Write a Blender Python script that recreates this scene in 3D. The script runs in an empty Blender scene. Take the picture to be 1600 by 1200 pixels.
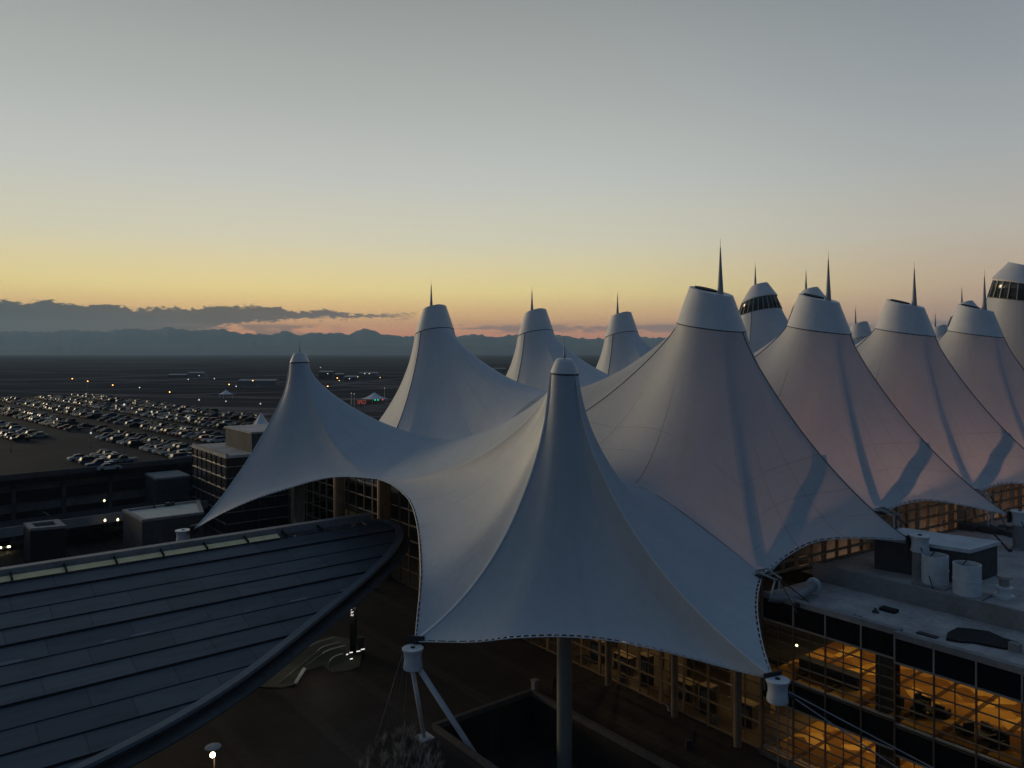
import bpy, bmesh, math, random
from mathutils import Vector, Matrix
R = math.radians
random.seed(7)
S = bpy.context.scene
COL = S.collection

# ------------------------------------------------------------------ camera
cam_d = bpy.data.cameras.new("camera"); cam = bpy.data.objects.new("camera", cam_d); COL.objects.link(cam)
cam.location = (0, 0, 0); cam.rotation_euler = (R(90), 0, 0)          # level camera, high in the hotel
cam_d.sensor_width = 36; cam_d.lens = 27; cam_d.shift_y = -50/1600     # horizon a little above the middle
cam_d.clip_start = 0.5; cam_d.clip_end = 120000
S.camera = cam
S.view_settings.view_transform = 'Standard'; S.view_settings.look = 'None'
S.view_settings.exposure = 0.0; S.view_settings.gamma = 1.0
S.cycles.volume_bounces = 0; S.cycles.max_bounces = 6; S.cycles.transparent_max_bounces = 16
S.cycles.caustics_reflective = False; S.cycles.caustics_refractive = False
S.cycles.sample_clamp_indirect = 3.0

def s2l(c):
    return tuple(((v/255)/12.92 if v/255 <= .04045 else ((v/255+.055)/1.055)**2.4) for v in c)

# ------------------------------------------------------------------ node helper
class NB:
    def __init__(s, nt): s.nt = nt; s.n = nt.nodes; s.l = nt.links
    def new(s, t, **kw):
        n = s.n.new(t)
        for k, v in kw.items(): setattr(n, k, v)
        return n
    def put(s, sock, v):
        if hasattr(v, 'is_output'): s.l.new(v, sock)
        elif v is not None: sock.default_value = v
    def m(s, op, a, b=None, c=None):
        n = s.new('ShaderNodeMath', operation=op)
        s.put(n.inputs[0], a); s.put(n.inputs[1], b); s.put(n.inputs[2], c)
        return n.outputs[0]
    def smooth(s, x, a, b, lo=0., hi=1.):
        n = s.new('ShaderNodeMapRange', interpolation_type='SMOOTHSTEP')
        s.put(n.inputs[0], x); s.put(n.inputs[1], a); s.put(n.inputs[2], b); s.put(n.inputs[3], lo); s.put(n.inputs[4], hi)
        return n.outputs[0]
    def lin(s, x, a, b, lo=0., hi=1.):
        n = s.new('ShaderNodeMapRange')
        s.put(n.inputs[0], x); s.put(n.inputs[1], a); s.put(n.inputs[2], b); s.put(n.inputs[3], lo); s.put(n.inputs[4], hi)
        return n.outputs[0]
    def mix(s, f, a, b, blend='MIX'):
        n = s.new('ShaderNodeMix', data_type='RGBA', blend_type=blend)
        s.put(n.inputs[0], f)
        for i, v in ((6, a), (7, b)):
            if isinstance(v, tuple) and len(v) == 3: v = v + (1,)
            s.put(n.inputs[i], v)
        return n.outputs[2]
    def ramp(s, x, stops, interp='EASE'):
        n = s.new('ShaderNodeValToRGB'); r = n.color_ramp; r.interpolation = interp
        while len(r.elements) < len(stops): r.elements.new(.5)
        for e, (p, c) in zip(r.elements, stops):
            e.position = p; e.color = (c if len(c) == 4 else tuple(c)+(1,))
        s.put(n.inputs[0], x); return n.outputs[0]
    def noise(s, vec, scale, detail=4, rough=.55, dist=0.):
        n = s.new('ShaderNodeTexNoise')
        if vec is not None: s.put(n.inputs['Vector'], vec)
        n.inputs['Scale'].default_value = scale; n.inputs['Detail'].default_value = detail
        n.inputs['Roughness'].default_value = rough; n.inputs['Distortion'].default_value = dist
        return n.outputs['Fac']
    def comb(s, x, y, z):
        n = s.new('ShaderNodeCombineXYZ')
        for i, v in enumerate((x, y, z)): s.put(n.inputs[i], v)
        return n.outputs[0]
    def sep(s, v):
        n = s.new('ShaderNodeSeparateXYZ'); s.put(n.inputs[0], v); return n.outputs

# ------------------------------------------------------------------ dusk sky
SUN_AZ, SUN_EL = -19.0, 1.2          # azimuth from +Y (west north west) towards -X
W = bpy.data.worlds.new("World"); S.world = W; W.use_nodes = True
nb = NB(W.node_tree); nb.n.clear()
tc = nb.new('ShaderNodeTexCoord')
x, y, z = nb.sep(tc.outputs['Generated'])
hyp = nb.m('SQRT', nb.m('ADD', nb.m('MULTIPLY', x, x), nb.m('MULTIPLY', y, y)))
el = nb.m('ARCTAN2', z, hyp)                                  # radians
az = nb.m('ARCTAN2', x, y)
def E(d): return (R(d)+.12)/1.6908                            # elevation (deg) -> ramp position
elr = nb.lin(el, -.12, 1.5708, 0, 1)
sx, sy = math.sin(R(SUN_AZ)), math.cos(R(SUN_AZ))
cosd = nb.m('DIVIDE', nb.m('ADD', nb.m('MULTIPLY', x, sx), nb.m('MULTIPLY', y, sy)), nb.m('MAXIMUM', hyp, .001))
west = nb.ramp(elr, [(E(-2), s2l((150,100,78))), (E(1.2), s2l((240,152,112))), (E(2.6), s2l((255,200,132))), (E(4.4), s2l((255,232,154))),
                     (E(8), s2l((222,217,190))), (E(12.5), s2l((199,202,196))), (E(18), s2l((176,180,177))), (E(26), s2l((144,149,148))), (E(40), s2l((92,110,126))), (E(90), s2l((80,102,130)))], 'LINEAR')
north = nb.ramp(elr, [(E(-2), s2l((140,104,90))), (E(1.2), s2l((178,138,126))), (E(2.6), s2l((202,162,138))), (E(4.4), s2l((208,180,150))),
                      (E(8), s2l((194,187,174))), (E(12.5), s2l((172,176,175))), (E(18), s2l((151,157,162))), (E(26), s2l((122,130,138))), (E(40), s2l((88,106,126))), (E(90), s2l((80,102,130)))], 'LINEAR')
east = nb.ramp(elr, [(E(-2), s2l((40,54,74))), (E(3), s2l((48,66,90))), (E(10), s2l((56,78,106))), (E(22), s2l((60,84,114))), (E(45), s2l((68,92,122))), (E(90), s2l((80,102,130)))], 'LINEAR')
c1 = nb.mix(nb.smooth(cosd, .985, .60), west, north)
skyc = nb.mix(nb.smooth(cosd, .35, -.45), c1, east)
# brighter sky patch added left of the view to light the tents' west faces
added_glow = nb.m('MULTIPLY', nb.smooth(az, R(-35), R(-48)), nb.m('MULTIPLY', nb.smooth(az, R(-92), R(-66)), nb.m('MULTIPLY', nb.smooth(el, R(16), R(3)), nb.smooth(el, R(-1), R(1.5)))))
skyc = nb.mix(added_glow, skyc, tuple(v*1.7 for v in s2l((244,206,134))))
# clouds low over the mountains, in direction space
azd = nb.m('MULTIPLY', az, 180/math.pi); eld = nb.m('MULTIPLY', el, 180/math.pi)
pn = nb.comb(nb.m('MULTIPLY', azd, 1.0), nb.m('MULTIPLY', eld, 2.6), 0.0)
n1 = nb.noise(pn, .55, 6, .6); n2 = nb.noise(pn, 1.7, 5, .62, .4)
wob = nb.m('ADD', nb.m('MULTIPLY', nb.m('SUBTRACT', n1, .5), 1.3), nb.m('MULTIPLY', nb.m('SUBTRACT', n2, .5), 1.0))
e2 = nb.m('ADD', eld, wob)
azr = nb.lin(azd, -60, 30)
def A(px): return (math.degrees(math.atan((px-800)/1200))+60)/90
def V(deg): return (deg/6,)*3
top = nb.m('MULTIPLY', nb.ramp(azr, [(0, V(3.8)), (A(0), V(3.25)), (A(170), V(3.05)), (A(240), V(2.85)), (A(330), V(3.2)), (A(470), V(3.05)), (A(570), V(2.75)), (A(645), V(2.75)), (A(680), V(2.3)), (1, V(2.2))], 'LINEAR'), 6)
bot = nb.m('MULTIPLY', nb.ramp(azr, [(0, V(0)), (A(230), V(0.1)), (A(290), V(1.3)), (A(390), V(2.15)), (A(470), V(2.35)), (A(570), V(2.5)), (A(650), V(2.7)), (A(690), V(2.9)), (1, V(3.2))], 'LINEAR'), 6)
bank = nb.m('MULTIPLY', nb.smooth(e2, nb.m('SUBTRACT', bot, .12), nb.m('ADD', bot, .14)), nb.smooth(e2, nb.m('ADD', top, .1), nb.m('SUBTRACT', top, .08)))
bankcol = nb.mix(nb.smooth(e2, nb.m('SUBTRACT', top, .9), top), s2l((44,64,74)), s2l((64,76,80)))
bankcol = nb.mix(nb.smooth(azd, -20, -8), bankcol, s2l((96,92,98)))
skyc = nb.mix(bank, skyc, bankcol)
# low second layer left of centre and thin streaks on the right
n3 = nb.noise(nb.comb(azd, nb.m('MULTIPLY', eld, 5.), 3.), .42, 5, .6)
low = nb.m('MULTIPLY', nb.smooth(n3, .46, .58), nb.m('MULTIPLY', nb.smooth(eld, .9, 1.3), nb.m('MULTIPLY', nb.smooth(eld, 2.15, 1.8), nb.m('MULTIPLY', nb.smooth(azd, -26, -23), nb.smooth(azd, -11, -16)))))
skyc = nb.mix(nb.m('MULTIPLY', low, .8), skyc, s2l((112,98,98)))
st = nb.m('MULTIPLY', nb.smooth(n3, .43, .56), nb.m('MULTIPLY', nb.smooth(eld, 1.3, 1.6), nb.m('MULTIPLY', nb.smooth(eld, 2.2, 1.9), nb.smooth(azd, -6, -3))))
skyc = nb.mix(nb.m('MULTIPLY', st, .75), skyc, s2l((136,112,112)))
sky = nb.new('ShaderNodeTexSky', sky_type='NISHITA', sun_disc=False)
sky.sun_elevation = R(SUN_EL); sky.sun_rotation = R(SUN_AZ); sky.dust_density = 3.0; sky.altitude = 1600
bg1 = nb.new('ShaderNodeBackground'); nb.put(bg1.inputs[0], skyc); bg1.inputs[1].default_value = 1.0
bg2 = nb.new('ShaderNodeBackground'); nb.l.new(sky.outputs[0], bg2.inputs[0]); bg2.inputs[1].default_value = 0.004
add = nb.new('ShaderNodeAddShader'); nb.l.new(bg1.outputs[0], add.inputs[0]); nb.l.new(bg2.outputs[0], add.inputs[1])
wo = nb.new('ShaderNodeOutputWorld'); nb.l.new(add.outputs[0], wo.inputs[0])

# the last warm light from just below the mountains: one very soft, weak sun
sd = bpy.data.lights.new("sun", 'SUN'); so = bpy.data.objects.new("sun", sd); COL.objects.link(so)
sd.energy = 2.8; sd.angle = R(22); sd.color = (1.0, .80, .52)
_az = R(-55); _d = Vector((math.sin(_az)*math.cos(R(2.5)), math.cos(_az)*math.cos(R(2.5)), math.sin(R(2.5))))
so.rotation_euler = (-_d).to_track_quat('-Z', 'Y').to_euler()

# ------------------------------------------------------------------ materials
MATS = {}
def mat(name, col, rough=.8, metal=0., var=.25, scale=.6, bump=0., emit=None, estr=0., spec=.3, stretch=(1,1,1), col2=None, coat=0.):
    if name in MATS: return MATS[name]
    m = bpy.data.materials.new(name); m.use_nodes = True; b = NB(m.node_tree)
    p = b.n['Principled BSDF']
    g = b.new('ShaderNodeNewGeometry'); mp = b.new('ShaderNodeMapping'); mp.inputs['Scale'].default_value = stretch
    b.l.new(g.outputs['Position'], mp.inputs['Vector']); v = mp.outputs[0]
    n = b.noise(v, scale, 5, .6)
    n2 = b.noise(v, scale*7, 3, .6)
    f = b.m('ADD', b.m('MULTIPLY', n, .65), b.m('MULTIPLY', n2, .35))
    a = tuple(c*(1-var) for c in col); c_ = tuple(min(1, c*(1+var)) for c in (col2 or col))
    b.put(p.inputs['Base Color'], b.mix(b.smooth(f, .3, .7), a, c_))
    p.inputs['Roughness'].default_value = rough; p.inputs['Metallic'].default_value = metal
    p.inputs['Specular IOR Level'].default_value = spec
    if coat: p.inputs['Coat Weight'].default_value = coat
    if bump:
        bn = b.new('ShaderNodeBump'); bn.inputs['Strength'].default_value = bump; bn.inputs['Distance'].default_value = .05
        b.put(bn.inputs['Height'], n2); b.l.new(bn.outputs[0], p.inputs['Normal'])
    if emit:
        p.inputs['Emission Color'].default_value = tuple(emit)+(1,); p.inputs['Emission Strength'].default_value = estr
    MATS[name] = m; return m
def glass(name, tint=(.8,.85,.85), refl=.10, dark=0.):
    m = bpy.data.materials.new(name); m.use_nodes = True; b = NB(m.node_tree); b.n.clear()
    t = b.new('ShaderNodeBsdfTransparent'); t.inputs[0].default_value = tint+(1,)
    g = b.new('ShaderNodeBsdfGlossy'); g.inputs['Roughness'].default_value = .03
    lw = b.new('ShaderNodeLayerWeight'); lw.inputs[0].default_value = .35
    f = b.m('ADD', b.m('MULTIPLY', lw.outputs['Fresnel'], .6), refl*.5)
    mx = b.new('ShaderNodeMixShader'); b.put(mx.inputs[0], f); b.l.new(t.outputs[0], mx.inputs[1]); b.l.new(g.outputs[0], mx.inputs[2])
    o = b.new('ShaderNodeOutputMaterial'); b.l.new(mx.outputs[0], o.inputs[0]); MATS[name] = m; return m
def fabric(name, trans, seams=True, col=(.62,.625,.62)):
    m = bpy.data.materials.new(name); m.use_nodes = True; b = NB(m.node_tree); b.n.clear()
    g = b.new('ShaderNodeNewGeometry'); n1 = b.noise(g.outputs['Position'], .16, 5, .6); n2 = b.noise(g.outputs['Position'], 1.4, 4, .65)
    f = b.m('ADD', b.m('MULTIPLY', n1, .6), b.m('MULTIPLY', n2, .4))
    c = b.mix(b.smooth(f, .3, .72), tuple(v*.90 for v in col), tuple(v*1.04 for v in col))
    # rain streaks running down from the mast
    uv = b.new('ShaderNodeUVMap'); u, v, _ = b.sep(uv.outputs[0])
    st = b.noise(b.comb(b.m('MULTIPLY', u, 26.), b.m('MULTIPLY', v, 1.2), 0.), 1.0, 4, .6)
    c = b.mix(b.m('MULTIPLY', b.smooth(st, .5, .75), .22), c, tuple(k*.55 for k in col))
    if seams:
        fu = b.m('FRACT', u)
        def line(x_, at, w): return b.smooth(b.m('ABSOLUTE', b.m('SUBTRACT', x_, at)), w, w*.4)
        s_ = b.m('MAXIMUM', line(fu, .36, .004), line(fu, .64, .004))
        s_ = b.m('MULTIPLY', s_, b.smooth(v, .18, .4))
        h_ = b.m('MAXIMUM', b.m('MAXIMUM', line(v, .5, .0045), line(v, .68, .0045)), line(v, .83, .0045))
        h_ = b.m('MULTIPLY', h_, b.m('MULTIPLY', b.smooth(b.noise(b.comb(b.m('MULTIPLY', u, 3.), v, 4.), 1.3, 2), .44, .56), .6))
        c = b.mix(b.m('MULTIPLY', b.m('MAXIMUM', s_, h_), .55), c, tuple(k*.25 for k in col))
    d = b.new('ShaderNodeBsdfDiffuse'); b.put(d.inputs[0], c)
    bp = b.new('ShaderNodeBump'); bp.inputs['Strength'].default_value = .12; bp.inputs['Distance'].default_value = .3
    b.put(bp.inputs['Height'], n2); b.l.new(bp.outputs[0], d.inputs['Normal'])
    gl = b.new('ShaderNodeBsdfGlossy'); gl.inputs['Roughness'].default_value = .45; gl.inputs[0].default_value = (.9,.9,.9,1)
    m0 = b.new('ShaderNodeMixShader'); m0.inputs[0].default_value = .04; b.l.new(d.outputs[0], m0.inputs[1]); b.l.new(gl.outputs[0], m0.inputs[2])
    o = b.new('ShaderNodeOutputMaterial')
    if trans:
        t = b.new('ShaderNodeBsdfTranslucent'); t.inputs[0].default_value = (.72,.60,.50,1)
        mx = b.new('ShaderNodeMixShader'); mx.inputs[0].default_value = trans
        b.l.new(m0.outputs[0], mx.inputs[1]); b.l.new(t.outputs[0], mx.inputs[2]); b.l.new(mx.outputs[0], o.inputs[0])
    else: b.l.new(m0.outputs[0], o.inputs[0])
    MATS[name] = m; return m

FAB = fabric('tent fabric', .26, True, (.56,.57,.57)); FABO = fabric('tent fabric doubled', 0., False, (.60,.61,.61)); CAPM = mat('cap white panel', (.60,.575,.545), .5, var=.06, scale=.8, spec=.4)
STEELW = mat('white painted steel', (.55,.56,.56), .45, var=.12, scale=1.5, spec=.4)
STEELD = mat('dark steel', (.035,.035,.038), .5, .3, var=.3)
CABLE = mat('steel cable', (.25,.25,.26), .45, .6, var=.2)
SEAM = mat('dark seam rope', (.11,.115,.12), .7, var=.2)
TRIMD = mat('grey cable sleeve', (.50,.51,.51), .5, var=.2)
TRIM = mat('pale cable sleeve', (.78,.77,.73), .45, var=.08)
SPIRE = mat('spire grey steel', (.34,.325,.31), .5, .1, var=.15)
BLACK = mat('black opening', (.012,.012,.013), .8)
GLASS = glass('clear window'); GLASSD = glass('dark tinted window', (.35,.36,.34), .16)
FRAMEB = mat('brown window frame', (.12,.088,.062), .5, .3, var=.2)
BRONZE = mat('bronze window frame', (.23,.16,.10), .5, .3, var=.2)
MULL = mat('pale window frame', (.30,.28,.25), .45, .4, var=.15)
SPAN = mat('black spandrel panel', (.008,.008,.009), .18, 0, var=.2, spec=.25)
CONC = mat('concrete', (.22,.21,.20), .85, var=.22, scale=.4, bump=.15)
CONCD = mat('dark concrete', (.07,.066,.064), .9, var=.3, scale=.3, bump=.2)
ROOFM = mat('roof membrane', (.33,.315,.30), .85, var=.32, scale=.35, bump=.15)
ROOFL = mat('pale roof gravel', (.52,.50,.42), .9, var=.12, scale=.8, bump=.2)
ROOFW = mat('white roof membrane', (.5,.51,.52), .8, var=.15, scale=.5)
TAN = mat('tan interior wall', (.38,.27,.14), .8, var=.15)
def paving_material():
    m = bpy.data.materials.new('brown paving'); m.use_nodes = True; b = NB(m.node_tree); p = b.n['Principled BSDF']
    g = b.new('ShaderNodeNewGeometry'); x_, y_, z_ = b.sep(g.outputs['Position'])
    t_ = b.m('ADD', b.m('MULTIPLY', x_, .62), b.m('MULTIPLY', y_, -.785)); u_ = b.m('ADD', b.m('MULTIPLY', x_, .785), b.m('MULTIPLY', y_, .62))
    n = b.noise(g.outputs['Position'], .22, 5, .6); n2 = b.noise(g.outputs['Position'], 1.7, 4, .6)
    c = b.mix(b.smooth(n, .35, .65), (.030,.022,.019), (.046,.034,.028))
    band = b.m('LESS_THAN', b.m('FRACT', b.m('MULTIPLY', u_, 1/7.3)), .16)
    c = b.mix(b.m('MULTIPLY', band, .55), c, (.062,.050,.042))
    jl = b.m('MAXIMUM', b.smooth(b.m('ABSOLUTE', b.m('SUBTRACT', b.m('FRACT', b.m('MULTIPLY', t_, 1/1.2)), .5)), .47, .485), b.smooth(b.m('ABSOLUTE', b.m('SUBTRACT', b.m('FRACT', b.m('MULTIPLY', u_, 1/1.2)), .5)), .47, .485))
    c = b.mix(b.m('MULTIPLY', jl, .6), c, (.012,.010,.010)); c = b.mix(b.m('MULTIPLY', b.smooth(n2, .5, .7), .4), c, (.018,.014,.013))
    b.put(p.inputs['Base Color'], c); p.inputs['Roughness'].default_value = .7; p.inputs['Specular IOR Level'].default_value = .12
    return m
PLAZA = paving_material()
ASPH = mat('asphalt', (.030,.029,.031), .95, var=.35, scale=.12, bump=.2, spec=.03)

# ------------------------------------------------------------------ mesh helpers
class MB:
    def __init__(s): s.v = []; s.f = []; s.mi = []; s.cur = 0
    def add(s, verts, faces):
        o = len(s.v); s.v += [tuple(p) for p in verts]
        for f in faces: s.f.append(tuple(i+o for i in f)); s.mi.append(s.cur)
        return s
    def quad(s, a, b, c, d): return s.add((a, b, c, d), ((0,1,2,3),))
    def prism(s, poly, z0, z1, cap=True):
        n = len(poly); v = [(p[0], p[1], z0) for p in poly] + [(p[0], p[1], z1) for p in poly]
        f = [(i, (i+1) % n, n+(i+1) % n, n+i) for i in range(n)]
        if cap: f += [tuple(range(n-1, -1, -1)), tuple(range(n, 2*n))]
        return s.add(v, f)
    def obox(s, c, ax, ay, az):          # centre + three half-axis vectors
        c, ax, ay, az = map(Vector, (c, ax, ay, az)); v = []
        for k in (-1, 1):
            for j, i in ((-1,-1), (-1,1), (1,1), (1,-1)): v.append(c+ax*i+ay*j+az*k)
        return s.add(v, ((3,2,1,0),(4,5,6,7),(0,1,5,4),(1,2,6,5),(2,3,7,6),(3,0,4,7)))
    def bar(s, p, q, w, h=None, up=(0,0,1)):
        p, q = Vector(p), Vector(q); d = q-p
        if d.length < 1e-6: return s
        u = Vector(up); side = d.cross(u)
        if side.length < 1e-4: side = d.cross(Vector((1,0,0)))
        side.normalize(); u = side.cross(d).normalized()
        return s.obox((p+q)/2, d/2, side*w/2, u*(h or w)/2)
    def tube(s, pts, r, n=8, cap=True):
        pts = [Vector(p) for p in pts]; rr = r if isinstance(r, (list, tuple)) else [r]*len(pts)
        v = []; f = []; last = None
        for i, p in enumerate(pts):
            d = (pts[min(i+1, len(pts)-1)]-pts[max(i-1, 0)]).normalized()
            a = last - d*last.dot(d) if last is not None else (d.cross(Vector((0,0,1))) if abs(d.z) < .95 else d.cross(Vector((1,0,0))))
            a.normalize(); last = a; b = d.cross(a)
            for k in range(n):
                t = 2*math.pi*k/n; v.append(p + (a*math.cos(t)+b*math.sin(t))*rr[i])
        for i in range(len(pts)-1):
            for k in range(n): f.append((i*n+k, i*n+(k+1) % n, (i+1)*n+(k+1) % n, (i+1)*n+k))
        if cap: f += [tuple(range(n-1, -1, -1)), tuple((len(pts)-1)*n+k for k in range(n))]
        return s.add(v, f)
    def lathe(s, c, prof, n=24, tilt=None, capb=True, capt=True):   # prof (r,z); tilt(k)->(dir, slope)
        v = []; f = []
        for (r, z_) in prof:
            for k in range(n):
                t = 2*math.pi*k/n; v.append((c[0]+r*math.cos(t), c[1]+r*math.sin(t), c[2]+z_))
        m_ = len(prof)
        for i in range(m_-1):
            for k in range(n): f.append((i*n+k, i*n+(k+1) % n, (i+1)*n+(k+1) % n, (i+1)*n+k))
        if capb: f.append(tuple(range(n-1, -1, -1)))
        if capt: f.append(tuple((m_-1)*n+k for k in range(n)))
        return s.add(v, f)
    def build(s, name, m, parent=None, smooth=False, angle=None):
        me = bpy.data.meshes.new(name)
        base = Vector((0,0,0))
        if parent is not None: base = Vector(parent.get('_w', (0,0,0)))
        me.from_pydata([tuple(Vector(p)-base) for p in s.v], [], s.f)
        for mm in (m if isinstance(m, (list, tuple)) else [m]): me.materials.append(mm)
        for p, i in zip(me.polygons, s.mi): p.material_index = i
        if smooth:
            for p in me.polygons: p.use_smooth = True
            if angle: me.set_sharp_from_angle(angle=R(angle))
        me.update(); o = bpy.data.objects.new(name, me); COL.objects.link(o)
        if parent is not None: o.parent = parent
        o['_w'] = tuple(base)
        return o
def empty(name, loc, label=None, cat=None, group=None):
    o = bpy.data.objects.new(name, None); COL.objects.link(o); o.location = loc; o.empty_display_size = .1
    o['_w'] = tuple(loc); tag(o, label, cat, group); return o
def tag(o, label=None, cat=None, group=None, kind=None, category=None):
    cat = cat or category
    for k, v in (('label', label), ('category', cat), ('group', group), ('kind', kind)):
        if v: o[k] = v
    return o
def V3(*a): return Vector(a)
def onz(px, py, z_):                     # point of the plane at height z seen in that direction
    Y = -z_*1200/(py-550); return Vector(((px-800)/1200*Y, Y, z_))
def atY(px, py, Y): return Vector(((px-800)/1200*Y, Y, (550-py)/1200*Y))
ED = Vector((.62, -.785, 0)); ED.normalize()          # east along the glass front
DD = Vector((.785, .62, 0)); DD.normalize()           # north, into the terminal
ROW = Vector((15.3, 10.1, 0))                         # one mast step along a row
F0 = Vector((7.0, 83.8, 0))
def F(t, u, z_): p = F0 + ED*t + DD*u; return Vector((p.x, p.y, z_))
def spline(pts, n):                      # Catmull-Rom through tuples
    P = [pts[0]]+list(pts)+[pts[-1]]; out = []; k = len(pts)-1
    for i in range(n+1):
        t = i/n*k; j = min(int(t), k-1); u = t-j; a, b, c, d = P[j:j+4]
        out.append(tuple(.5*((2*b[m_])+(-a[m_]+c[m_])*u+(2*a[m_]-5*b[m_]+4*c[m_]-d[m_])*u*u+(-a[m_]+3*b[m_]-3*c[m_]+d[m_])*u**3) for m_ in range(len(a))))
    return out
GZ = -34.0                               # plaza level
LOW = -39.0                              # land beyond

# ------------------------------------------------------------------ land, mountains, plaza
def ground_material():
    m = bpy.data.materials.new('dry plain'); m.use_nodes = True; b = NB(m.node_tree); p = b.n['Principled BSDF']
    g = b.new('ShaderNodeNewGeometry'); x_, y_, z_ = b.sep(g.outputs['Position'])
    rot = b.m('ADD', b.m('MULTIPLY', x_, .25), y_); al = b.m('SUBTRACT', x_, b.m('MULTIPLY', y_, .25))
    n1 = b.noise(b.comb(b.m('MULTIPLY', al, 1/1400), b.m('MULTIPLY', rot, 1/130), 0.), 1., 5, .6)
    n2 = b.noise(b.comb(b.m('MULTIPLY', al, 1/260), b.m('MULTIPLY', rot, 1/40), 7.), 1., 5, .65)
    n3 = b.noise(b.comb(b.m('MULTIPLY', x_, 1/30), b.m('MULTIPLY', y_, 1/30), 2.), 1., 4, .6)
    c = b.ramp(n1, [(.34, (.034,.030,.030)), (.45, (.085,.074,.071)), (.51, (.040,.035,.035)), (.57, (.18,.155,.145)), (.63, (.052,.046,.045))], 'LINEAR')
    c = b.mix(b.m('MULTIPLY', b.smooth(n2, .45, .65), .6), c, (.022,.019,.019))
    c = b.mix(b.m('MULTIPLY', b.smooth(n3, .45, .6), .4), c, (.05,.043,.040))
    b.put(p.inputs['Base Color'], c); p.inputs['Roughness'].default_value = 1; p.inputs['Specular IOR Level'].default_value = 0
    return m
gm = MB(); N_ = 24; XE, YE = 15500, 16300
ys = [-1500, -300, 0, 150, 300, 500, 800, 1300, 2200, 4000, 7000, 11000, YE]; xs = [-XE, -8000, -4000, -2000, -900, -300, 0, 300, 900, 2000, 4000, 8000, XE]
gm.add([(a, b, LOW) for b in ys for a in xs], [(j*13+i, j*13+i+1, (j+1)*13+i+1, (j+1)*13+i) for j in range(12) for i in range(12)])
tag(gm.build('ground', ground_material()), kind='structure')

rg = random.Random(3)
def ridge_mesh(pts, Y, depth, jag, nlay=7):
    b = MB(); pr = []
    for i in range(len(pts)-1):
        (a, ya), (c, yc) = pts[i], pts[i+1]; n = max(2, int(abs(c-a)/5))
        for k in range(n): t = k/n; pr.append((a+(c-a)*t, ya+(yc-ya)*t + (rg.uniform(-jag, jag) if k else 0)))
    pr.append(pts[-1]); rows = []
    off = [0]*len(pr)
    for L in range(nlay+1):
        f = L/nlay; row = []
        for i, (px, py) in enumerate(pr):
            off[i] += rg.uniform(-.025, .025)
            p = atY(px, py, Y); h = p.z-LOW+2
            ff = min(1, max(0, f + (off[i]*math.sin(f*math.pi))))
            row.append((p.x*(1-f*depth/Y), Y-f*depth+rg.uniform(-1, 1)*depth*.03*math.sin(f*math.pi), LOW-2+h*(1-ff)**1.15))
        rows.append(row)
    back = [(q[0], q[1]+depth*.5, LOW-2) for q in rows[0]]
    rows.insert(0, back); n = len(pr)
    b.add([q for r_ in rows for q in r_], [(j*n+i, (j+1)*n+i, (j+1)*n+i+1, j*n+i+1) for j in range(len(rows)-1) for i in range(n-1)])
    return b
MTN = mat('mountain rock and snow', (.045,.055,.065), .95, var=.3, scale=.0012, col2=(.09,.105,.115), spec=.1)
far = [(-420,526),(-260,519),(-120,523),(0,517),(60,519),(110,515),(160,518),(205,513),(235,516),(262,511),(300,517),(345,514),(375,521),(420,523),(446,517),(470,524),(490,520),(520,521),(534,520),(545,523),(556,517),(568,513),(580,516),(600,523),(640,526),(700,529),(742,522),(770,526),(805,523),(830,519),(862,521),(900,528),(960,529),(1020,527),(1090,532),(1200,530),(1400,534),(1700,530),(2000,534)]
tag(ridge_mesh(far, 15200, 2600, 1.8).build('mountains', MTN, smooth=True), kind='structure')
near = [(-420,541),(-200,538),(0,539),(120,536),(260,538),(400,540),(520,538),(680,541),(820,539),(1000,542),(1300,541),(2000,541)]
tag(ridge_mesh(near, 12300, 1500, .7).build('foothills', MTN, smooth=True), kind='structure')
hz = bpy.data.materials.new('evening haze'); hz.use_nodes = True; b = NB(hz.node_tree); b.n.clear()
pv = b.new('ShaderNodeVolumePrincipled'); pv.inputs['Color'].default_value = (.58,.84,1.0,1); pv.inputs['Density'].default_value = 5.6e-5; pv.inputs['Anisotropy'].default_value = 0.0
o_ = b.new('ShaderNodeOutputMaterial'); b.l.new(pv.outputs[0], o_.inputs['Volume'])
HAZE = MB().prism([(-XE-2000,-1800),(XE+2000,-1800),(XE+2000,YE+500),(-XE-2000,YE+500)], LOW-4.0, 640)
tag(HAZE.build('haze', hz), kind='stuff')

# plaza podium with a sunken court cut into it near the column
K = onz(830, 1083, GZ); PIT = GZ-4.5
K1 = K - DD*11.5
pod = [(-130, -40), (K1.x+ED.x*40, K1.y+ED.y*40), (K1.x, K1.y), (K.x, K.y), (K.x+ED.x*60, K.y+ED.y*60), (90, -40), (190, -40), (190, 190), (-35, 190), (-130, 100)]

def podium():
    n = len(pod); b = MB(); b.prism(pod, LOW-1.5, GZ, cap=False)
    vs = [(p[0], p[1], GZ) for p in pod]; b.add(vs, [tuple(range(n))]); return b
def tri(o):
    bm = bmesh.new(); bm.from_mesh(o.data); bmesh.ops.triangulate(bm, faces=[f for f in bm.faces if len(f.verts) > 4]); bm.to_mesh(o.data); bm.free()
o = podium().build('plaza', PLAZA); tri(o); tag(o, kind='structure')
o = MB().quad((K1.x-DD.x*0+ED.x*40-20, -60, PIT), (140, -60, PIT), (140, 130, PIT), (-60, 130, PIT)).build('sunken_court', mat('court paving', (.05,.04,.036), .85, var=.3, scale=.3)); tag(o, kind='structure')

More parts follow.
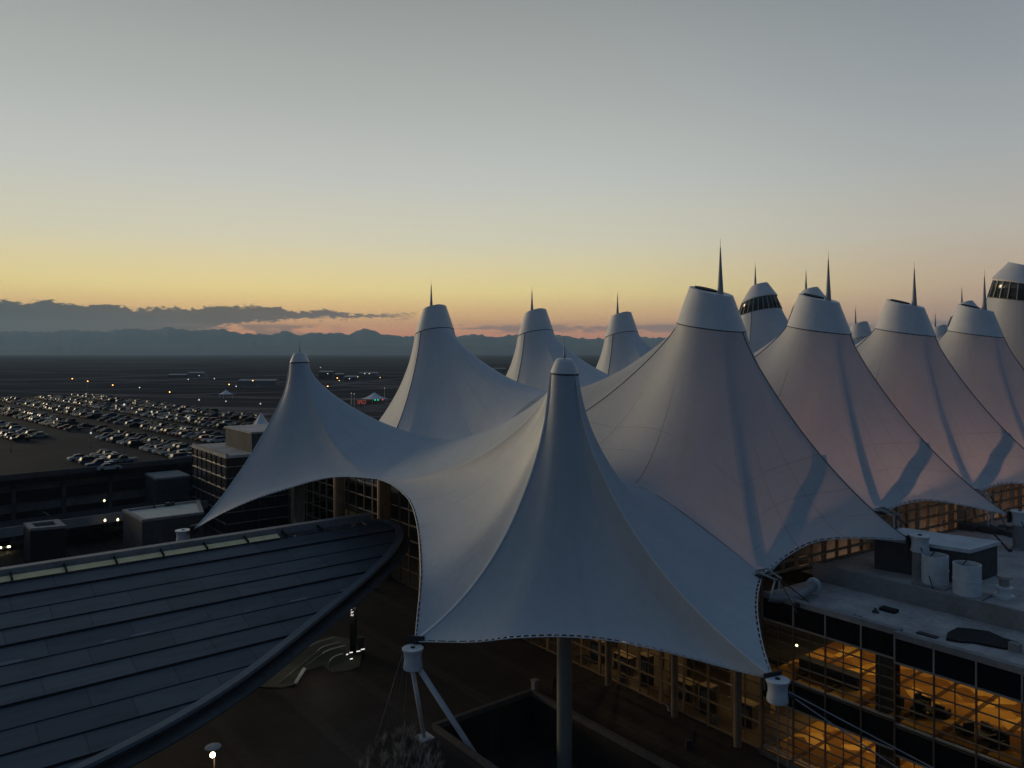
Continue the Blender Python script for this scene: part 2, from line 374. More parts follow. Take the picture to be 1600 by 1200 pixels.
# ------------------------------------------------------------------ tent roof
FABN = fabric('tent fabric plain', .12, False)
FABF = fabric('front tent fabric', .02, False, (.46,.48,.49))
def h_(s, p, k): return (1-s)**p/(1+k*s)
class Tent:
    def __init__(t, mast, zr, r, out, segs, tilt=.17, nrad=22, name='tent_peak', neck=(.03,.03), **tg):
        t.neck = neck
        t.m = Vector((mast[0], mast[1], 0)); t.zr = zr; t.r = r; t.out = Vector(out); t.tilt = tilt
        t.root = empty(name, (mast[0], mast[1], GZ)); tag(t.root, **tg)
        t.segs = []
        for pts, n, edge in segs:
            t.segs.append((spline([tuple(p) for p in pts], n) if len(pts) > 2 else [tuple(pts[0][j]+(pts[1][j]-pts[0][j])*i/n for j in range(5)) for i in range(n+1)], n, edge))
        t.nrad = nrad
    def ring(t, a):
        d = Vector((math.cos(a), math.sin(a), 0)); return t.m + d*t.r + Vector((0, 0, t.zr - t.tilt*t.r*d.dot(t.out)))
    def pt(t, row, s):
        x_, y_, z_, p, k = row; d = Vector((x_-t.m.x, y_-t.m.y, 0)); a = math.atan2(d.y, d.x); q = t.ring(a)
        w_, s0 = t.neck; hh = (1-w_)*h_(s, p, k)+w_*math.exp(-s/s0)*(1-s); return Vector((q.x+(x_-q.x)*s, q.y+(y_-q.y)*s, z_+(q.z-z_)*hh))
    def at(t, seg, q, s):
        rows, n, _ = t.segs[seg]; f = max(0, min(n-1e-6, q*n)); i = int(f); u = f-i
        return t.pt(tuple(rows[i][j]*(1-u)+rows[i+1][j]*u for j in range(5)), s)
    def inv(t, seg, p):                       # sector coordinates of a point of the plan
        d = Vector((p.x-t.m.x, p.y-t.m.y, 0)); best = (9, 0, 0)
        for i in range(401):
            b_ = t.at(seg, i/400, 1.0)-t.m; b_.z = 0; c = abs(b_.angle(d))
            if c < best[0]: best = (c, i/400, (d.length-t.r)/(b_.length-t.r))
        return best[1], best[2]
    def membrane(t, m, weld=()):
        b = MB(); uvs = []
        for si, (rows, n, _) in enumerate(t.segs):
            vs = []; K_ = t.nrad
            for i, row in enumerate(rows):
                for j in range(K_+1):
                    s = (j/K_)**1.55; vs.append(t.pt(row, s)); uvs.append((si+i/n*.9998+.0001, s))
            b.add(vs, [(i*(K_+1)+j, i*(K_+1)+j+1, (i+1)*(K_+1)+j+1, (i+1)*(K_+1)+j) for i in range(n) for j in range(K_)])
        if weld:
            o = b.build('membrane', m, t.root, smooth=True); t.mem = o
            ul = o.data.uv_layers.new(name='UVMap')
            for lp in o.data.loops: ul.data[lp.index].uv = uvs[lp.vertex_index]
            bm = bmesh.new(); bm.from_mesh(o.data); offs = [0]
            for rows, n, _ in t.segs: offs.append(offs[-1]+(n+1)*(t.nrad+1))
            bm.verts.ensure_lookup_table(); tm = {}
            for si in weld:
                sj = (si+1) % len(t.segs)
                for j in range(t.nrad+1): tm[bm.verts[offs[sj]+j]] = bm.verts[offs[si+1]-t.nrad-1+j]
            bmesh.ops.weld_verts(bm, targetmap=tm); bm.to_mesh(o.data); bm.free()
            for p in o.data.polygons: p.use_smooth = True
            return o
        o = b.build('membrane', m, t.root, smooth=True)
        t.mem = o
        ul = o.data.uv_layers.new(name='UVMap')
        for lp in o.data.loops: ul.data[lp.index].uv = uvs[lp.vertex_index]
        return o
    def trim(t):
        for si, (rows, n, edge) in enumerate(t.segs):
            if not edge: continue
            path = []
            M_ = n*2
            for i in range(M_+1):
                a = t.at(si, i/M_, 1.0); c = t.at(si, i/M_, .93); path.append(a+(a-c).normalized()*.20)
            b = MB(); b.tube(path, .05, 6)
            b2 = MB(); L = 0; last = path[0]
            tot = sum((path[i+1]-path[i]).length for i in range(M_)); nn = int(tot/.62)
            for k in range(nn):
                q = (k+.5)/nn; a = t.at(si, q, 1.0); c = t.at(si, q, .93); dr = (a-c).normalized()
                b2.bar(a-dr*.02, a+dr*.17, .2, .05)
            b.add(b2.v, b2.f); b.build('edge_cable', TRIMD, t.mem)
    def seam(t, seg, q, r=.05, m=None, s0=0.0, s1=1.0, lift=.04):
        pts = [t.at(seg, q, s0+(s1-s0)*i/24)+Vector((0, 0, lift)) for i in range(25)]
        MB().tube(pts, r, 6).build('ridge_cable', m or SEAM, t.mem)
    def strip(t, seg, path, m):               # path: (q, s, halfwidth m)
        path = spline(path, 30); L = []
        for (q, s, w) in path: L.append((t.at(seg, q, s), q, s, w))
        b = MB(); vs = []
        for i, (p, q, s, w) in enumerate(L):
            a = L[max(0, i-1)][0]; c = L[min(len(L)-1, i+1)][0]; tan = (c-a).normalized()
            n1 = t.at(seg, min(1, q+.02), s)-t.at(seg, max(0, q-.02), s); n2 = t.at(seg, q, min(1, s+.02))-t.at(seg, q, max(0, s-.02))
            nr = n2.cross(n1).normalized()
            if nr.z < 0: nr = -nr
            sd_ = tan.cross(nr).normalized()
            for u, h in ((-1, .12), (-.5, .0), (0, -.03), (.5, .0), (1, .12)): vs.append(p+sd_*w*u+nr*(h-.42))
        b.add(vs, [(i*5+j, i*5+j+1, (i+1)*5+j+1, (i+1)*5+j) for i in range(len(L)-1) for j in range(4)])
        o = b.build('light_blocking_strip', m, t.mem, smooth=True); o.data.uv_layers.new(name='UVMap'); return o  # unseen strip under the fabric, added to block the inner light
    def tilted(t, prof, n=28, tb=.17, tt=.30, h=4., capb=True, capt=True):
        b = MB(); b.lathe((0, 0, 0), prof, n, capb=capb, capt=capt); v = []
        for p in b.v:
            sl = tb+(tt-tb)*max(0, min(1, p[2]/h)); d = Vector((p[0], p[1], 0)).dot(t.out)
            v.append((p[0]+t.m.x, p[1]+t.m.y, p[2]+t.zr-sl*d))
        b.v = v; return b
    def cap(t, h, rt, spire, glazed=False, n=28):
        r = t.r
        t.tilted([(r*1.005, -.07), (r*1.014, 0), (r*1.01, .07)], n, t.tilt, t.tilt, h).build('collar_ring', SEAM, t.root, smooth=True, angle=40)
        if glazed:
            hg, rg_ = glazed
            t.tilted([(r*1.0, .08), (rg_, hg)], n, t.tilt, .2, h, capt=False).build('clerestory_glass', mat('dark clerestory glass', (.03,.035,.03), .12, spec=.6), t.root, smooth=True)
            b = MB()
            for k in range(26):
                a = 2*math.pi*k/26; d = Vector((math.cos(a), math.sin(a), 0))
                p0 = t.m+d*(r+.05)+Vector((0,0,t.zr+.05-t.tilt*r*d.dot(t.out))); p1 = t.m+d*(rg_+.05)+Vector((0,0,t.zr+hg-.195*rg_*d.dot(t.out)))
                b.bar(p0, p1, .14)
            b.build('clerestory_mullions', MULL, t.root)
            capo = t.tilted([(rg_*1.05, hg-.05), (rg_*1.06, hg+.15), (rt, h-.1), (rt*.96, h)], n, t.tilt, .3, h).build('cap', CAPM, t.root, smooth=True, angle=30)
        else:
            capo = t.tilted([(r*1.012, .07), (r*.985, .3), (rt, h)], n, t.tilt, .30, h).build('cap', CAPM, t.root, smooth=True, angle=25)
            b = MB(); c = t.m - t.out*rt*.30; b.lathe((0,0,0), [(rt*.52, 0), (rt*.52, .16)], 20)
            b.v = [(p[0]+c.x, p[1]+c.y, p[2]+t.zr+h-.02-.30*(Vector((p[0]+c.x-t.m.x, p[1]+c.y-t.m.y, 0)).dot(t.out))) for p in b.v]
            b.build('vent_opening', BLACK, capo, smooth=True, angle=40)
        sp = t.m + t.out*rt*.52; zb = t.zr+h-.30*rt*.52-.1
        sb, sh, an = spire
        b = MB(); b.lathe((sp.x, sp.y, zb), [(sb, 0), (sb*.92, sh*.1), (sb*.45, sh*.62), (.05, sh)], 12).lathe((sp.x, sp.y, zb+sh), [(.022, 0), (.018, an)], 6)
        b.build('spire', SPIRE, capo, smooth=True, angle=40)

R0 = Vector((20.8, 80.2, 0)); L0 = Vector((-11.5, 114, 0))
OUTE = ED; OUTW = -ED
V0 = (21.3, 65.7, -18.9); S0 = (12.6, 74.0, -13.0); X0 = (-3.5, 97.0, -11.9); SL0 = (-14.8, 104.3, -12.6); VL0 = (-18.6, 104.7, -15.3)
def pk(p, a, b): return (p[0], p[1], p[2], a, b)
def vv(p, z_): return (p.x, p.y, z_)
def Vr(i): return V0 if i == 0 else vv(R0+ROW*(i-.5)+ED*12.4, -15.6)
def Sr(i): return S0 if i == 0 else vv(R0+ROW*(i-.5), -8.6)
def Xc(i): return X0 if i == 0 else vv((R0+L0)/2+ROW*(i-.5), -9.2)
def Wc(i): return vv((R0+L0)/2+ROW*i, -5.0)
def Cr(i): return vv(R0+ROW*i+Vector((13.8,-13.2,0)), -16.3)
def Sl(i): return SL0 if i == 0 else vv(L0+ROW*(i-.5), -8.6)
def Slm(i): return SL0 if i == 0 else vv(L0+ROW*i+Vector((-3.1,-8.9,0)), -9.5)
def Vl(i): return vv(L0+ROW*(i-1)+Vector((2.3,8.8,0)), -13.5)
def Vlm(i): return VL0 if i == 0 else vv(L0+ROW*i+Vector((-7.1,-9.2,0)), -15.3)
def Cl(i): return vv(L0+ROW*i-ED*20.2, -15.8)
def mid(a, b, ins, to, dz):
    p = (Vector(a)+Vector(b))/2; d = Vector((to[0]-p.x, to[1]-p.y, 0)).normalized(); p += d*ins; return (p.x, p.y, p.z+dz)
def lerp3(a, b, t): return tuple(a[j]+(b[j]-a[j])*t for j in range(3))
ordn = ['first','second','third','fourth','fifth','sixth','seventh','eighth','ninth','tenth','eleventh','twelfth','thirteenth','fourteenth','fifteenth']
GRP = 'peaks of the white fabric roof'
tents = {}
EXTRA = {}
for i in range(0, 5):
    c = R0+ROW*i
    if i == 4: c = Vector((81.0, 120.7, 0))
    tall = i == 4
    Vm, Cm, Vp = Vr(i), Cr(i), Vr(i+1)
    segs = [([pk(Vm, 1.2, .75), pk(mid(Vm, Cm, 1.9, c, 1.0), 1.2, .8), pk(Cm, 1.12, .45)], 14, True),
            ([pk(Cm, 1.12, .45), pk(mid(Cm, Vp, 1.9, c, 1.0), 1.2, .8), pk(Vp, 1.2, .75)], 12, True),
            ([pk(Vp, 1.2, .75), pk(Sr(i+1), 1.4, .3), pk(lerp3(Sr(i+1), Xc(i+1), .5), 1.6, .3), pk(Xc(i+1), 1.7, .2)], 16, False),
            ([pk(Xc(i+1), 1.7, .2), pk(Wc(i), 1.85, .0), pk(Xc(i), 1.7, .2)], 14, False),
            ([pk(Xc(i), 1.7, .2), pk(lerp3(Sr(i), Xc(i), .5), 1.6, .3), pk(Sr(i), 1.4, .3), pk(Vm, 1.2, .75)], 18, False)]
    if tall: lab = 'tallest tent peak with dark window ring, cut off by the right edge'
    elif i == 0: lab = 'large pinkish white tent peak directly behind the small foreground peak, with a tall spire'
    else: lab = 'large white tent peak with tall spire, %s one back in the near right hand row' % ordn[i]
    t = Tent(c, 8.0 if tall else 2.6, 5.3 if tall else 3.5, OUTE, segs, label=lab, category='tent roof', group=GRP)
    t.membrane(FAB); t.trim()
    if tall: t.cap(5.6, 2.6, (.3, 5.0, .9), glazed=(2.7, 4.5))
    else: t.cap(3.75, 2.22, (.33, 4.9, .9))
    t.seam(0, 1.0, .05); t.seam(3, 1.0, .045)
    t.strip(0, [(.34, .035, .22), (.28, .10, .24), (.24, .25, .34), (.17, .5, .48), (.10, .75, .55), (.05, .95, .5)], FABO)
    rp, vp = t.at(0, 1.0, .50), Vector(Vm); pth = []
    for f_ in (0, .2, .4, .6, .8, .93):
        q_, s_ = t.inv(0, rp.lerp(vp, f_)); pth.append((q_, s_, (.62, .74, .78, .76, .66, .5)[len(pth)]))
    t.strip(0, pth, FABO)
    tents['r%d' % i] = t
for i in range(0, 11):
    c = L0+ROW*i
    c = {5: Vector((64.0,165,0)), 6: Vector((79.6,176,0)), 8: Vector((109.5,197,0)), 9: Vector((122.8,208,0)), 10: Vector((136,219,0))}.get(i, c)
    tall = i in (4, 5, 9)
    Vp, Cm, Vm = Vl(i+1), Cl(i), Vlm(i)
    segs = [([pk(Slm(i), 1.3, .9), pk(lerp3(Slm(i), Xc(i), .5) if i else (-11, 102.3, -12.5), 1.5, .6), pk(Xc(i), 1.7, .2)], 12, False),
            ([pk(Xc(i), 1.7, .2), pk(Wc(i), 1.85, 0), pk(Xc(i+1), 1.7, .2)], 14, False),
            ([pk(Xc(i+1), 1.7, .2), pk(lerp3(Sl(i+1), Xc(i+1), .5), 1.5, .6), pk(Sl(i+1), 1.4, .3), pk(Vp, 1.2, .8)], 16, False),
            ([pk(Vp, 1.2, .8), pk(mid(Vp, Cm, 1.9, c, 1.0), 1.2, .9), pk(Cm, 1.15, .55)], 10, True),
            ([pk(Cm, 1.15, .55), pk(mid(Cm, Vm, -4.2, c, .6), 1.15, .8), pk(Vm, 1.2, .8)], 10, True),
            ([pk(Vm, 1.2, .8), pk(Slm(i), 1.3, .9)], 10, False)]
    if i == 0: lab = 'leftmost of the large tent peaks, its left side lit yellow by the sunset'
    elif i == 4: lab = 'tall tent peak with a dark window band, seen between the first and second near peaks'
    elif i == 5: lab = 'tall tent peak whose top looks over the second near peak'
    elif i == 9: lab = 'tall distant tent top just left of the fourth near peak'
    else: lab = 'white tent peak of the far left row, %s one back' % ordn[i]
    t = Tent(c, 7.7 if tall else 2.85, 4.3 if tall else 2.9, OUTW, segs, tilt=.24, nrad=24, neck=(.07,.05), label=lab, category='tent roof', group=GRP)
    t.membrane(FABN); t.trim()
    if tall: t.cap(5.7, 1.75, (.3, 4.4, .9), glazed=(2.7, 3.3))
    else: t.cap(3.6, 1.75, (.28, 3.9, .8))
    t.seam(5, 0.0, .05)
    tents['l%d' % i] = t
# the two low front peaks over the plaza
A_ = tuple(atY(651, 1000, 66)); B_ = tuple(atY(1205, 1058, 54)); D_ = tuple(atY(305, 825, 100)); BL_ = (-41.6, 119.9, -22.5)
ARCH = [atY(*a) for a in ((305,825,100),(350,800,98.7),(400,778,97.2),(450,762,95.5),(500,748,93.5),(540,744,91.5),(590,748,88),(615,758,85),(640,780,81),(652,810,77),(658,850,73.5),(660,900,70),(655,960,67.5),(651,1000,66))]
Mx = tuple(ARCH[6]); Wx = (-9.5, 95.0, -11.0)
Rm = Vector((4.65, 68, 0)); Lm = Vector((-28.6, 103.4, 0))
FE = [tuple(atY(*a)) for a in ((740,1001,63.5),(800,994,62.5),(870,991,61.8),(940,996,60.8),(1010,1009,59.4),(1080,1027,57.6),(1150,1046,55.7))]
EE = [tuple(atY(*a)) for a in ((1189,1010,56.5),(1180,960,60),(1181,922,63.5))]
segs = [([pk(A_, 1.0, 1.5)]+[pk(p, 1.1, 2.0) for p in FE]+[pk(B_, 1.0, 1.35)], 28, True),
        ([pk(B_, 1.0, 1.35)]+[pk(p, 1.1, 1.8) for p in EE]+[pk(V0, 1.2, 1.7)], 14, True),
        ([pk(V0, 1.2, 1.7), pk(S0, 1.3, 2.2), pk((6, 83, -12.4), 1.4, 1.7), pk(X0, 1.3, .75)], 20, False),
        ([pk(X0, 1.3, .75), pk(Wx, 1.2, .65), pk(Mx, 1.4, 1.0)], 14, False),
        ([pk(tuple(p), 1.4-.4*k/7, 1.0+.5*k/7) for k, p in enumerate(ARCH[6:])], 24, True)]
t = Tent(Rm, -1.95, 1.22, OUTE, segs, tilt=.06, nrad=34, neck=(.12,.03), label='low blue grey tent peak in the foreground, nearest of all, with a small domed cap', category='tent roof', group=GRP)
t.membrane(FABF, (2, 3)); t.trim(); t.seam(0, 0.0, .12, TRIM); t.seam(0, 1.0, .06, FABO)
def dome(t, s):
    t.tilted([(t.r*1.03, -.06), (t.r*1.05, 0), (t.r*1.04, .06)], 24, .06, .06, 2).build('collar_ring', SEAM, t.root, smooth=True, angle=40)
    capo = t.tilted([(t.r*1.03, .1), (t.r*.93, .45), (t.r*.74, 1.0), (t.r*.62, 1.3), (t.r*.45, 1.38)], 24, .06, .06, 2).build('cap', CAPM, t.root, smooth=True, angle=50)
    b = MB(); b.lathe((t.m.x, t.m.y, t.zr+1.35), [(.14, 0), (.09, .5), (.05, 1.0), (.03, 1.1), (.025, s)], 8); b.build('spire', SPIRE, capo, smooth=True)
dome(t, 2.0); RM = t
b = MB(); b.lathe((Rm.x, Rm.y, PIT), [(.95, 0), (.95, .25), (.68, .3), (.68, -PIT-3.5)], 24); b.build('mast', mat('buff painted mast', (.20,.19,.16), .6, var=.12, scale=.5), t.root, smooth=True, angle=40)
segs = [([pk(tuple(p), 1.05+.6*k/6, .35+.45*k/6) for k, p in enumerate(ARCH[:7])], 20, True),
        ([pk(Mx, 1.65, .8), pk(Wx, 1.7, .7), pk(X0, 1.6, .8)], 10, False),
        ([pk(X0, 1.6, .8), pk((-11, 102.3, -12.5), 1.8, .5), pk(SL0, 1.6, .5), pk(VL0, 1.35, .5)], 18, False),
        ([pk(VL0, 1.35, .5), pk(mid(VL0, BL_, 1.5, Lm, .8), 1.2, .6), pk(BL_, 1.05, .8)], 10, True),
        ([pk(BL_, 1.05, .8), pk(mid(BL_, D_, 2.2, Lm, .8), 1.2, .6), pk(D_, 1.05, .35)], 12, True)]
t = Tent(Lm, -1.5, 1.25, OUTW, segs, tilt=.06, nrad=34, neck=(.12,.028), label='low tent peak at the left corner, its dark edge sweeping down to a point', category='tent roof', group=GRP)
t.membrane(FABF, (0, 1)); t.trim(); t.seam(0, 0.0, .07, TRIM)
dome(t, 1.5); LM = t
b = MB(); b.lathe((Lm.x, Lm.y, GZ), [(.9, 0), (.66, .3), (.66, -GZ-3.2)], 20); b.build('mast', MATS['buff painted mast'], t.root, smooth=True, angle=40)

# ------------------------------------------------------------------ terminal building
def carpet_material():
    m = bpy.data.materials.new('patterned carpet'); m.use_nodes = True; b = NB(m.node_tree); p = b.n['Principled BSDF']
    g = b.new('ShaderNodeNewGeometry'); x_, y_, z_ = b.sep(g.outputs['Position'])
    u = b.m('ADD', b.m('MULTIPLY', x_, DD.x), b.m('MULTIPLY', y_, DD.y)); t_ = b.m('ADD', b.m('MULTIPLY', x_, ED.x), b.m('MULTIPLY', y_, ED.y))
    vo = b.new('ShaderNodeTexVoronoi', distance='CHEBYCHEV'); b.put(vo.inputs['Vector'], b.comb(b.m('ADD', u, t_), b.m('SUBTRACT', u, t_), 0.)); vo.inputs['Scale'].default_value = .34
    r_, g_, _ = b.sep(vo.outputs['Color'])
    c = b.ramp(r_, [(0, (.24,.105,.018)), (.3, (.52,.26,.042)), (.55, (.76,.42,.085)), (.8, (.34,.16,.028))], 'CONSTANT')
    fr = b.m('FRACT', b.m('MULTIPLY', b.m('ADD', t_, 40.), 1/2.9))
    mull_shadow = b.m('MULTIPLY', b.smooth(b.m('ABSOLUTE', b.m('SUBTRACT', fr, .5)), .075, .06), .9)
    c = b.mix(mull_shadow, c, (.05,.022,.01))  # mullion shadows painted into the carpet colour as dark stripes
    n = b.noise(g.outputs['Position'], 1.2, 4); c = b.mix(b.m('MULTIPLY', n, .35), c, (.12,.05,.015))
    b.put(p.inputs['Base Color'], c); p.inputs['Roughness'].default_value = .95; p.inputs['Specular IOR Level'].default_value = .1
    return m
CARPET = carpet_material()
DARKIN = mat('dark interior', (.05,.042,.035), .8, var=.3)
TB = empty('terminal_building', F(0, 0, GZ), 'glass fronted terminal under the tent roof, amber lit inside, with flat grey wing', 'terminal')
def ztop(t):
    pts = [(-90,-19.6),(-60,-19.2),(-50,-17.4),(-40,-14.2),(-36,-13.4),(-20,-13.2),(0,-13.4),(12,-14.2),(18,-16.6),(23.3,-19.6)]
    for (a, za), (c, zc) in zip(pts, pts[1:]):
        if a <= t <= c: return za+(zc-za)*(t-a)/(c-a)
    return -19.6
# hall front: glass, mullions, rails, columns
T0, T1 = -88.0, 23.3
b = MB(); ts = [T0+(T1-T0)*i/80 for i in range(81)]
vs = [F(t, 0, GZ+.1) for t in ts]+[F(t, 0, ztop(t)) for t in ts]
b.add(vs, [(i, i+1, 82+i, 81+i) for i in range(80)]); b.build('glass_wall', GLASS, TB)
k = 0
tt = T0
while tt <= T1+.01:
    b = MB(); w = .16 if k % 3 else .30
    b.obox(F(tt, -.10, (GZ+ztop(tt))/2), ED*w/2, DD*.10, Vector((0, 0, (ztop(tt)-GZ)/2))); b.build('mullion', BRONZE if tt > -6 else FRAMEB, TB); tt += 2.78; k += 1
for zz in (GZ+.15, GZ+2.3, GZ+4.5, GZ+6.7, GZ+8.9, GZ+11.1, GZ+13.3, GZ+15.5, GZ+17.7, GZ+19.6):
    run = [t for t in [T0+.5*i for i in range(223)] if ztop(t) > zz+.05 and t <= T1]
    w_ = [t for t in run if t <= -6]; e_ = [t for t in run if t >= -6]
    for q, mm in ((w_, FRAMEB), (e_, BRONZE)):
        if len(q) > 1: MB().bar(F(q[0], -.14, zz), F(q[-1], -.14, zz), .14, .14).build('rail', mm, TB)
tt = -16.0+1.39
while tt < T1-.5:
    b = MB(); b.obox(F(tt, -.06, (GZ+ztop(tt))/2), ED*.035, DD*.05, Vector((0, 0, (ztop(tt)-GZ)/2))); b.build('glazing_bar', FRAMEB, TB); tt += 2.78
for zz in (GZ+1.2, GZ+3.4, GZ+5.6, GZ+7.8): MB().bar(F(-16, -.1, zz), F(T1, -.1, zz), .08, .08).build('rail', FRAMEB, TB)
for tc_ in (-74, -56, -41, -29, -12, 6.0, 14.6, 21.5):
    MB().prism([F(tc_+(.34 if tc_ > -20 else .95)*math.cos(a), -1.1+(.34 if tc_ > -20 else .95)*math.sin(a), 0) for a in [math.pi*j/8 for j in range(16)]], GZ, ztop(tc_)-.6).build('column', BRONZE, TB)
# hall inside
b = MB()
b.quad(F(T0, 13, GZ), F(T1, 13, GZ), F(T1, 13, -22), F(T0, 13, -22)); b.build('back_wall', DARKIN, TB)
for (a, c, zt_, mm) in ((.4, 6.5, -28, TAN), (7.2, 9.6, -29, TAN), (-30, -22, -27, TAN), (-38, -33, -29.5, TAN), (-70,-64,-29,TAN), (15.5, 20, -29.5, TAN)):
    MB().obox(F((a+c)/2, 6.5, (GZ+zt_)/2), ED*(c-a)/2, DD*.4, Vector((0,0,(zt_-GZ)/2))).build('partition', mm, TB)
MB().quad(F(T0, .2, GZ+.05), F(T1, .2, GZ+.05), F(T1, 13, GZ+.05), F(T0, 13, GZ+.05)).build('hall_floor', mat('hall stone floor', (.16,.11,.06), .5, var=.2), TB)
for zz in (-28.6, -23.5):
    MB().obox(F(-32, 9.5, zz), ED*55, DD*3.4, Vector((0,0,.25))).build('balcony', DARKIN, TB)
# east wing
def uo(t): return -.65 if t > 34.72 else 0.
edges = [23.3, 26.2, 29.0, 31.9, 34.7]+[34.75+2.72*i for i in range(0, 13)]
Z = dict(cop=-20.4, f0=-20.85, f1=-22.65, s1=-27.1, s2=-29.4, b=-33.5)
def wallquad(name, t0, t1, z0, z1, m, u=0., th=.06):
    uu = uo((t0+t1)/2)+u
    return MB().obox(F((t0+t1)/2, uu, (z0+z1)/2), ED*((t1-t0)/2), DD*th, Vector((0,0,abs(z1-z0)/2))).build(name, m, TB)
for a, c in zip(edges, edges[1:]):
    if c-a < .5: continue
    wallquad('spandrel_panel', a, c, Z['f0'], Z['f1'], SPAN); wallquad('spandrel_panel', a, c, Z['s1'], Z['s2'], SPAN)
    for z0, z1 in ((Z['f1'], Z['s1']), (Z['s2'], Z['b'])):
        uu = uo((a+c)/2)
        MB().quad(F(a, uu, z0), F(c, uu, z0), F(c, uu, z1), F(a, uu, z1)).build('window', GLASS, TB)
for t in edges:
    wallquad('mullion', t-.055, t+.055, Z['cop']-.3, Z['f1'], MULL, -.12, .07); wallquad('mullion', t-.055, t+.055, Z['f1']-.07, GZ, FRAMEB, -.12, .07)
for a, c in zip(edges, edges[1:]):
    if c-a < .5: continue
    for z0, z1 in ((Z['f1']-.07, Z['s1']+.08), (Z['s2']-.07, Z['b']+.08)): wallquad('glazing_bar', (a+c)/2-.025, (a+c)/2+.025, z0, z1, FRAMEB, -.07, .05)
for (t0, t1) in ((23.3, 34.7), (34.75, edges[-1])):
    for zz, w in ((Z['f1'], .13), (Z['s1'], .15), (Z['s1']-.22, .07), (Z['s2'], .13), (Z['b'], .16), (-23.4,.08), (-24.2,.08), (-25.0,.1), (-25.8,.08), (-26.5,.08), (-30.2,.08), (-31.0,.08), (-31.7,.1), (-32.4,.08), (-33.0,.08)):
        wallquad('rail', t0, t1, zz-w/2, zz+w/2, FRAMEB if w < .12 else MULL, -.09, .06)
    wallquad('parapet', t0-.02, t1+.12, Z['f0'], Z['cop'], CONC, .06, .28)
MB().obox(F(34.72, -.33, (Z['cop']+GZ)/2), ED*.06, DD*.36, Vector((0,0,(Z['cop']-GZ)/2-.3))).build('return_panel', SPAN, TB)
wallquad('base_course', 23.3, edges[-1], GZ, Z['b']-.08, CONCD, .05, .12)
TE = edges[-1]
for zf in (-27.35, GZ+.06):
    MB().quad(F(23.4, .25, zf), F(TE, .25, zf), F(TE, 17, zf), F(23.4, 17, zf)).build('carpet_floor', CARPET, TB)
for zc in (-22.3, -29.0):
    MB().obox(F((23.4+TE)/2, 8.6, zc), ED*((TE-23.4)/2), DD*8.2, Vector((0,0,.15))).build('ceiling', mat('tan ceiling', (.30,.22,.12), .8, var=.15), TB)
    MB().quad(F(23.4, 17, zc-6), F(TE, 17, zc-6), F(TE, 17, zc), F(23.4, 17, zc)).build('back_wall', TAN, TB)
MB().quad(F(TE, 0, GZ), F(TE, 17, GZ), F(TE, 17, -21), F(TE, 0, -21)).build('end_wall', CONCD, TB)
for tc_ in (33.1, 43.9, 54.5):
    MB().prism([F(tc_-.55, .8, 0), F(tc_+.45, .8, 0), F(tc_+.45, 1.7, 0), F(tc_-.55, 1.7, 0)], GZ, -22.4).build('column', DARKIN, TB)
# roofs of the wing
rowd = ROW.normalized(); CL0 = Vector((22.4, 67.2, 0))
def CLp(s, z_): p = CL0+rowd*s; return Vector((p.x, p.y, z_))
LR, UR = -20.95, -19.6
o = MB().prism([F(23.3, .3, 0), F(TE, -.3, 0), F(TE, 8.3, 0), CLp(6.5, 0), CLp(0, 0)], LR-.4, LR).build('lower_roof', ROOFM, TB); tri(o)
cw = CLp(6.5, 0)
MB().bar(Vector((cw.x, cw.y, (LR+UR)/2+.1)), F(TE, 8.3, (LR+UR)/2+.1), .35, UR-LR+.2).build('kerb_wall', CONC, TB)
o = MB().prism([F(24.9, 8.55, 0) , F(TE, 8.5, 0), F(TE, 90, 0), CLp(98, 0), CLp(6.5, 0)], UR-.4, UR).build('upper_roof', ROOFM, TB); tri(o)
# clerestory below the tent edge
def ctop(s): return -18.5+min(1, max(0, (s-.5)/5))*2.7
b = MB(); ns = 48; b.add([CLp(s*2, UR) for s in range(ns)]+[CLp(s*2, ctop(s*2)) for s in range(ns)], [(i, i+1, ns+i+1, ns+i) for i in range(ns-1)])
b.build('clerestory_glass', GLASS, TB)
for s in range(0, 47):
    p = CLp(s*2, 0); w = .2 if s % 4 else .42
    MB().obox(Vector((p.x, p.y, (UR+ctop(s*2))/2)), rowd*w/2, Vector((-rowd.y, rowd.x, 0))*.14, Vector((0,0,(ctop(s*2)-UR)/2))).build('clerestory_post', BRONZE, TB)
for zz in (UR+.15, UR+.95, UR+2.1, UR+3.2):
    s0 = 0
    while ctop(s0) < zz+.1: s0 += .25
    q = Vector((rowd.y, -rowd.x, 0))*.1
    MB().bar(CLp(s0, zz)+q, CLp(92, zz)+q, .2, .2).build('clerestory_rail', BRONZE, TB)
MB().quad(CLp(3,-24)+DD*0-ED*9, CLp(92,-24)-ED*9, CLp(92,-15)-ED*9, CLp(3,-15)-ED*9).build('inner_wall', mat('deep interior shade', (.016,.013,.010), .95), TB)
# penthouse on the upper roof
pc = [(42.6,67.4,0),(37.0,72.4,0),(32.8,69.5,0),(38.4,64.6,0)]
PH = empty('roof_plant_room', (37.7,68.5,UR), 'low plant room with flat pale roof standing on the wing roof behind the round vents', 'plant room')
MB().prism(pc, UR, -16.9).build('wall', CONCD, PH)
cc = Vector((37.7,68.5,0)); MB().prism([cc+(Vector(p)-cc)*1.05 for p in pc], -16.9, -16.6).build('roof', ROOFW, PH)

